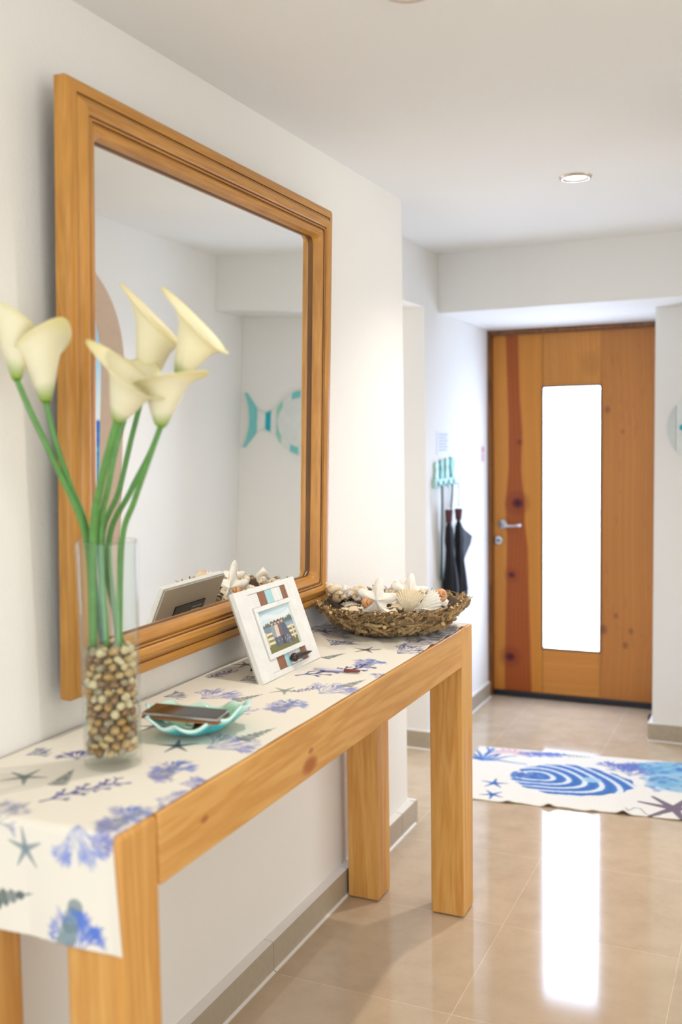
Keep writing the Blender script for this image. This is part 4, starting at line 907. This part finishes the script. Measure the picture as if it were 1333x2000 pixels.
# ------------------------------------------------------------------ rug
ra = math.atan(.105); ru_ = Vector((math.cos(ra), math.sin(ra), 0)); rv_ = Vector((-math.sin(ra), math.cos(ra), 0)); RO = Vector((.055, 3.800, 0))
def rl(px, py): q = on(px, py, 2, .006)-RO; return (q.dot(ru_), q.dot(rv_))
RL, RWD = 1.13, .690
cv = Canvas(0, RL, 0, RWD, .0045, (238, 233, 222)); BL = [(84, 128, 190), (66, 108, 176), (110, 150, 205)]
rs = np.random.RandomState(2); cv.C *= (1+.05*(rs.rand(*cv.U.shape)-.5))[..., None]
c1, cl_, cr_ = rl(1120, 1527), rl(992, 1532), rl(1242, 1532)
half_w = (cr_[0]-cl_[0])/2; cc = ((cr_[0]+cl_[0])/2, (rl(1110, 1494)[1]+rl(1130, 1557)[1])/2); hh_ = abs(rl(1110, 1494)[1]-rl(1130, 1557)[1])/2
X = (cv.U-cc[0])/half_w; Y = (cv.V-cc[1])/hh_
out_ = (X/1.0)**2+(Y/(1.0-.25*np.clip(X, 0, 1)))**2 + .05*np.sin(np.arctan2(Y, X)*14)
notch = ((X < -.45) & (np.abs(Y-.05) < .30*(-X-.45)*1.8))
ph = np.hypot((X+.62), (Y-.05)*1.15)*(1+.08*np.sin(np.arctan2(Y, X+.6)*3)); st_ = np.sin(ph*25+2.2*np.clip(X, 0, 1)*Y*3)
sl = (slice(None), slice(None)); inside = (out_ < 1) & ~notch; cv.mix(sl, inside.astype(float), BL[0], 1); cv.mix(sl, (inside & (st_ > .55)).astype(float), (232, 236, 238), .95); cv.mix(sl, (inside & (st_ < -.5)).astype(float), BL[1], .6)
cv.mix(sl, (inside & (np.hypot(X-.30, Y-.12) < .16)).astype(float), (170, 208, 226), .8)
tq = rl(1006, 1513); 
for k in range(5): cv.disk((tq[0]+.028*k, tq[1]), .018, BL[k % 2], .95, ry=.045-.004*k)
m_star(cv, rl(966, 1530), .058, .3, BL[1], 1); m_star(cv, rl(962, 1552), .052, .9, BL[1], 1)
bq = rl(946, 1478)
for k in range(9): rec(cv, (bq[0], bq[1]-.05), .2+k*.33, .075, .009, 3, .5, BL, .95, 1)
pq = rl(1000, 1472)
for k in range(18): a = pi*k/17; cv.line(pq, (pq[0]+.085*math.cos(a), pq[1]+.075*math.sin(a)-.02), .006, .009, [(214, 170, 176), (236, 214, 210)][k % 2], .95)
for px in (1040, 1058, 1075, 1090): m_fan(cv, rl(px, 1474), .05, 1.5, [(112, 130, 196), (140, 150, 206), (92, 114, 186)], .8)
m_shell(cv, rl(1135, 1478), .05, 0, .3)
for px, py in ((1205, 1496), (1225, 1500), (1250, 1498), (1270, 1503), (1238, 1508)): m_fan(cv, rl(px, py), .075, 1.3, [(104, 118, 188), (90, 104, 176), (130, 144, 202)], .75)
for px, py, r_ in ((1290, 1500, .09), (1310, 1515, .10), (1330, 1500, .10), (1295, 1528, .07), (1325, 1535, .09)): cv.disk(rl(px, py), r_, (120, 176, 208), .75, ry=r_*.9, soft=4)
for k in range(60):
    q = rl(rnd.uniform(1255, 1335), rnd.uniform(1490, 1545)); cv.disk(q, rnd.uniform(.01, .02), rnd.choice([(96, 150, 200), (150, 200, 218), (80, 124, 190)]), .6, soft=2)
sq = rl(1318, 1580)
for a in (2.2, 2.85, 1.2, .2, -1.3, 4.0): 
    e_ = (sq[0]+.14*math.cos(a), sq[1]+.14*math.sin(a)); cv.line(sq, e_, .020, .007, (128, 112, 126), 1)
pts_ = [rl(x_, y_) for x_, y_ in ((1223, 1578), (1228, 1584), (1240, 1578), (1252, 1580), (1262, 1590), (1275, 1594), (1292, 1592))]
for i in range(len(pts_)-1): cv.line(pts_[i], pts_[i+1], .002, .002, (96, 104, 120), .8)
curls = [rl(px, py)[0] for px, py in ((990, 1571), (1071, 1577), (1158, 1585), (1218, 1590))]
def rug_pt(u, v):
    z = .007; e_ = max(0, 1-v/.05)
    for i, c in enumerate(curls): z += (.007, .014, .006, .016)[i]*math.exp(-((u-c)/.020)**2)*e_**1.5
    z += .0015*math.sin(u*30)*e_; edge = -.004*math.sin(u*38)*e_
    p_ = RO+ru_*u+rv_*(v+edge); return (p_.x, p_.y, z)
mb = MB(); cv.gridmesh(mb, rug_pt); rg = mb.build('rug', attr('woven_rug', .95, .1, .6, 500), fixn=False, origin=(RO.x, RO.y, 0)); s = rg.modifiers.new('s', 'SOLIDIFY'); s.thickness = .005; s.offset = -1
tag(rg, 'cream woven rug with blue shells, starfish and coral lying before the front door', 'rug')

# ------------------------------------------------------------------ sea picture beyond the arch (seen in the mirror)
cv = Canvas(0, 1, 0, 1, .01, (150, 200, 232)); sl = (slice(None), slice(None))
hz = .507; cv.mix(sl, np.clip(1-(cv.V-hz)/.3, 0, 1)*(cv.V > hz), (226, 236, 240), .9); cv.mix(sl, (cv.V < hz).astype(float), (16, 104, 190)); cv.mix(sl, np.clip((hz-.08-cv.V)/.14, 0, 1), (0, 150, 188), .9)
for k in range(14): q_ = rnd.uniform(0, hz-.04); cv.line((0, q_), (1, q_+rnd.uniform(-.01, .01)), .002, .004, (70, 186, 206), .5)
PX0, PX1, PZ0, PZ1, PYW = 1.95, 3.0, .72, 2.2, YN+.2
pic = empty('sea_picture', ((PX0+PX1)/2, PYW, PZ0), 'tall blue seascape picture seen in the mirror through the arch', 'picture')
mb = MB(); cv.gridmesh(mb, lambda u, v: (PX0+(PX1-PX0)*u, PYW-.022, PZ0+(PZ1-PZ0)*v)); mb.build('canvas', attr('sea_print', .5, .3), pic, fixn=False)
MB().box((PX0, PYW-.0216, PZ0), (PX1, PYW-.001, PZ1)).build('stretcher', FRW, pic)
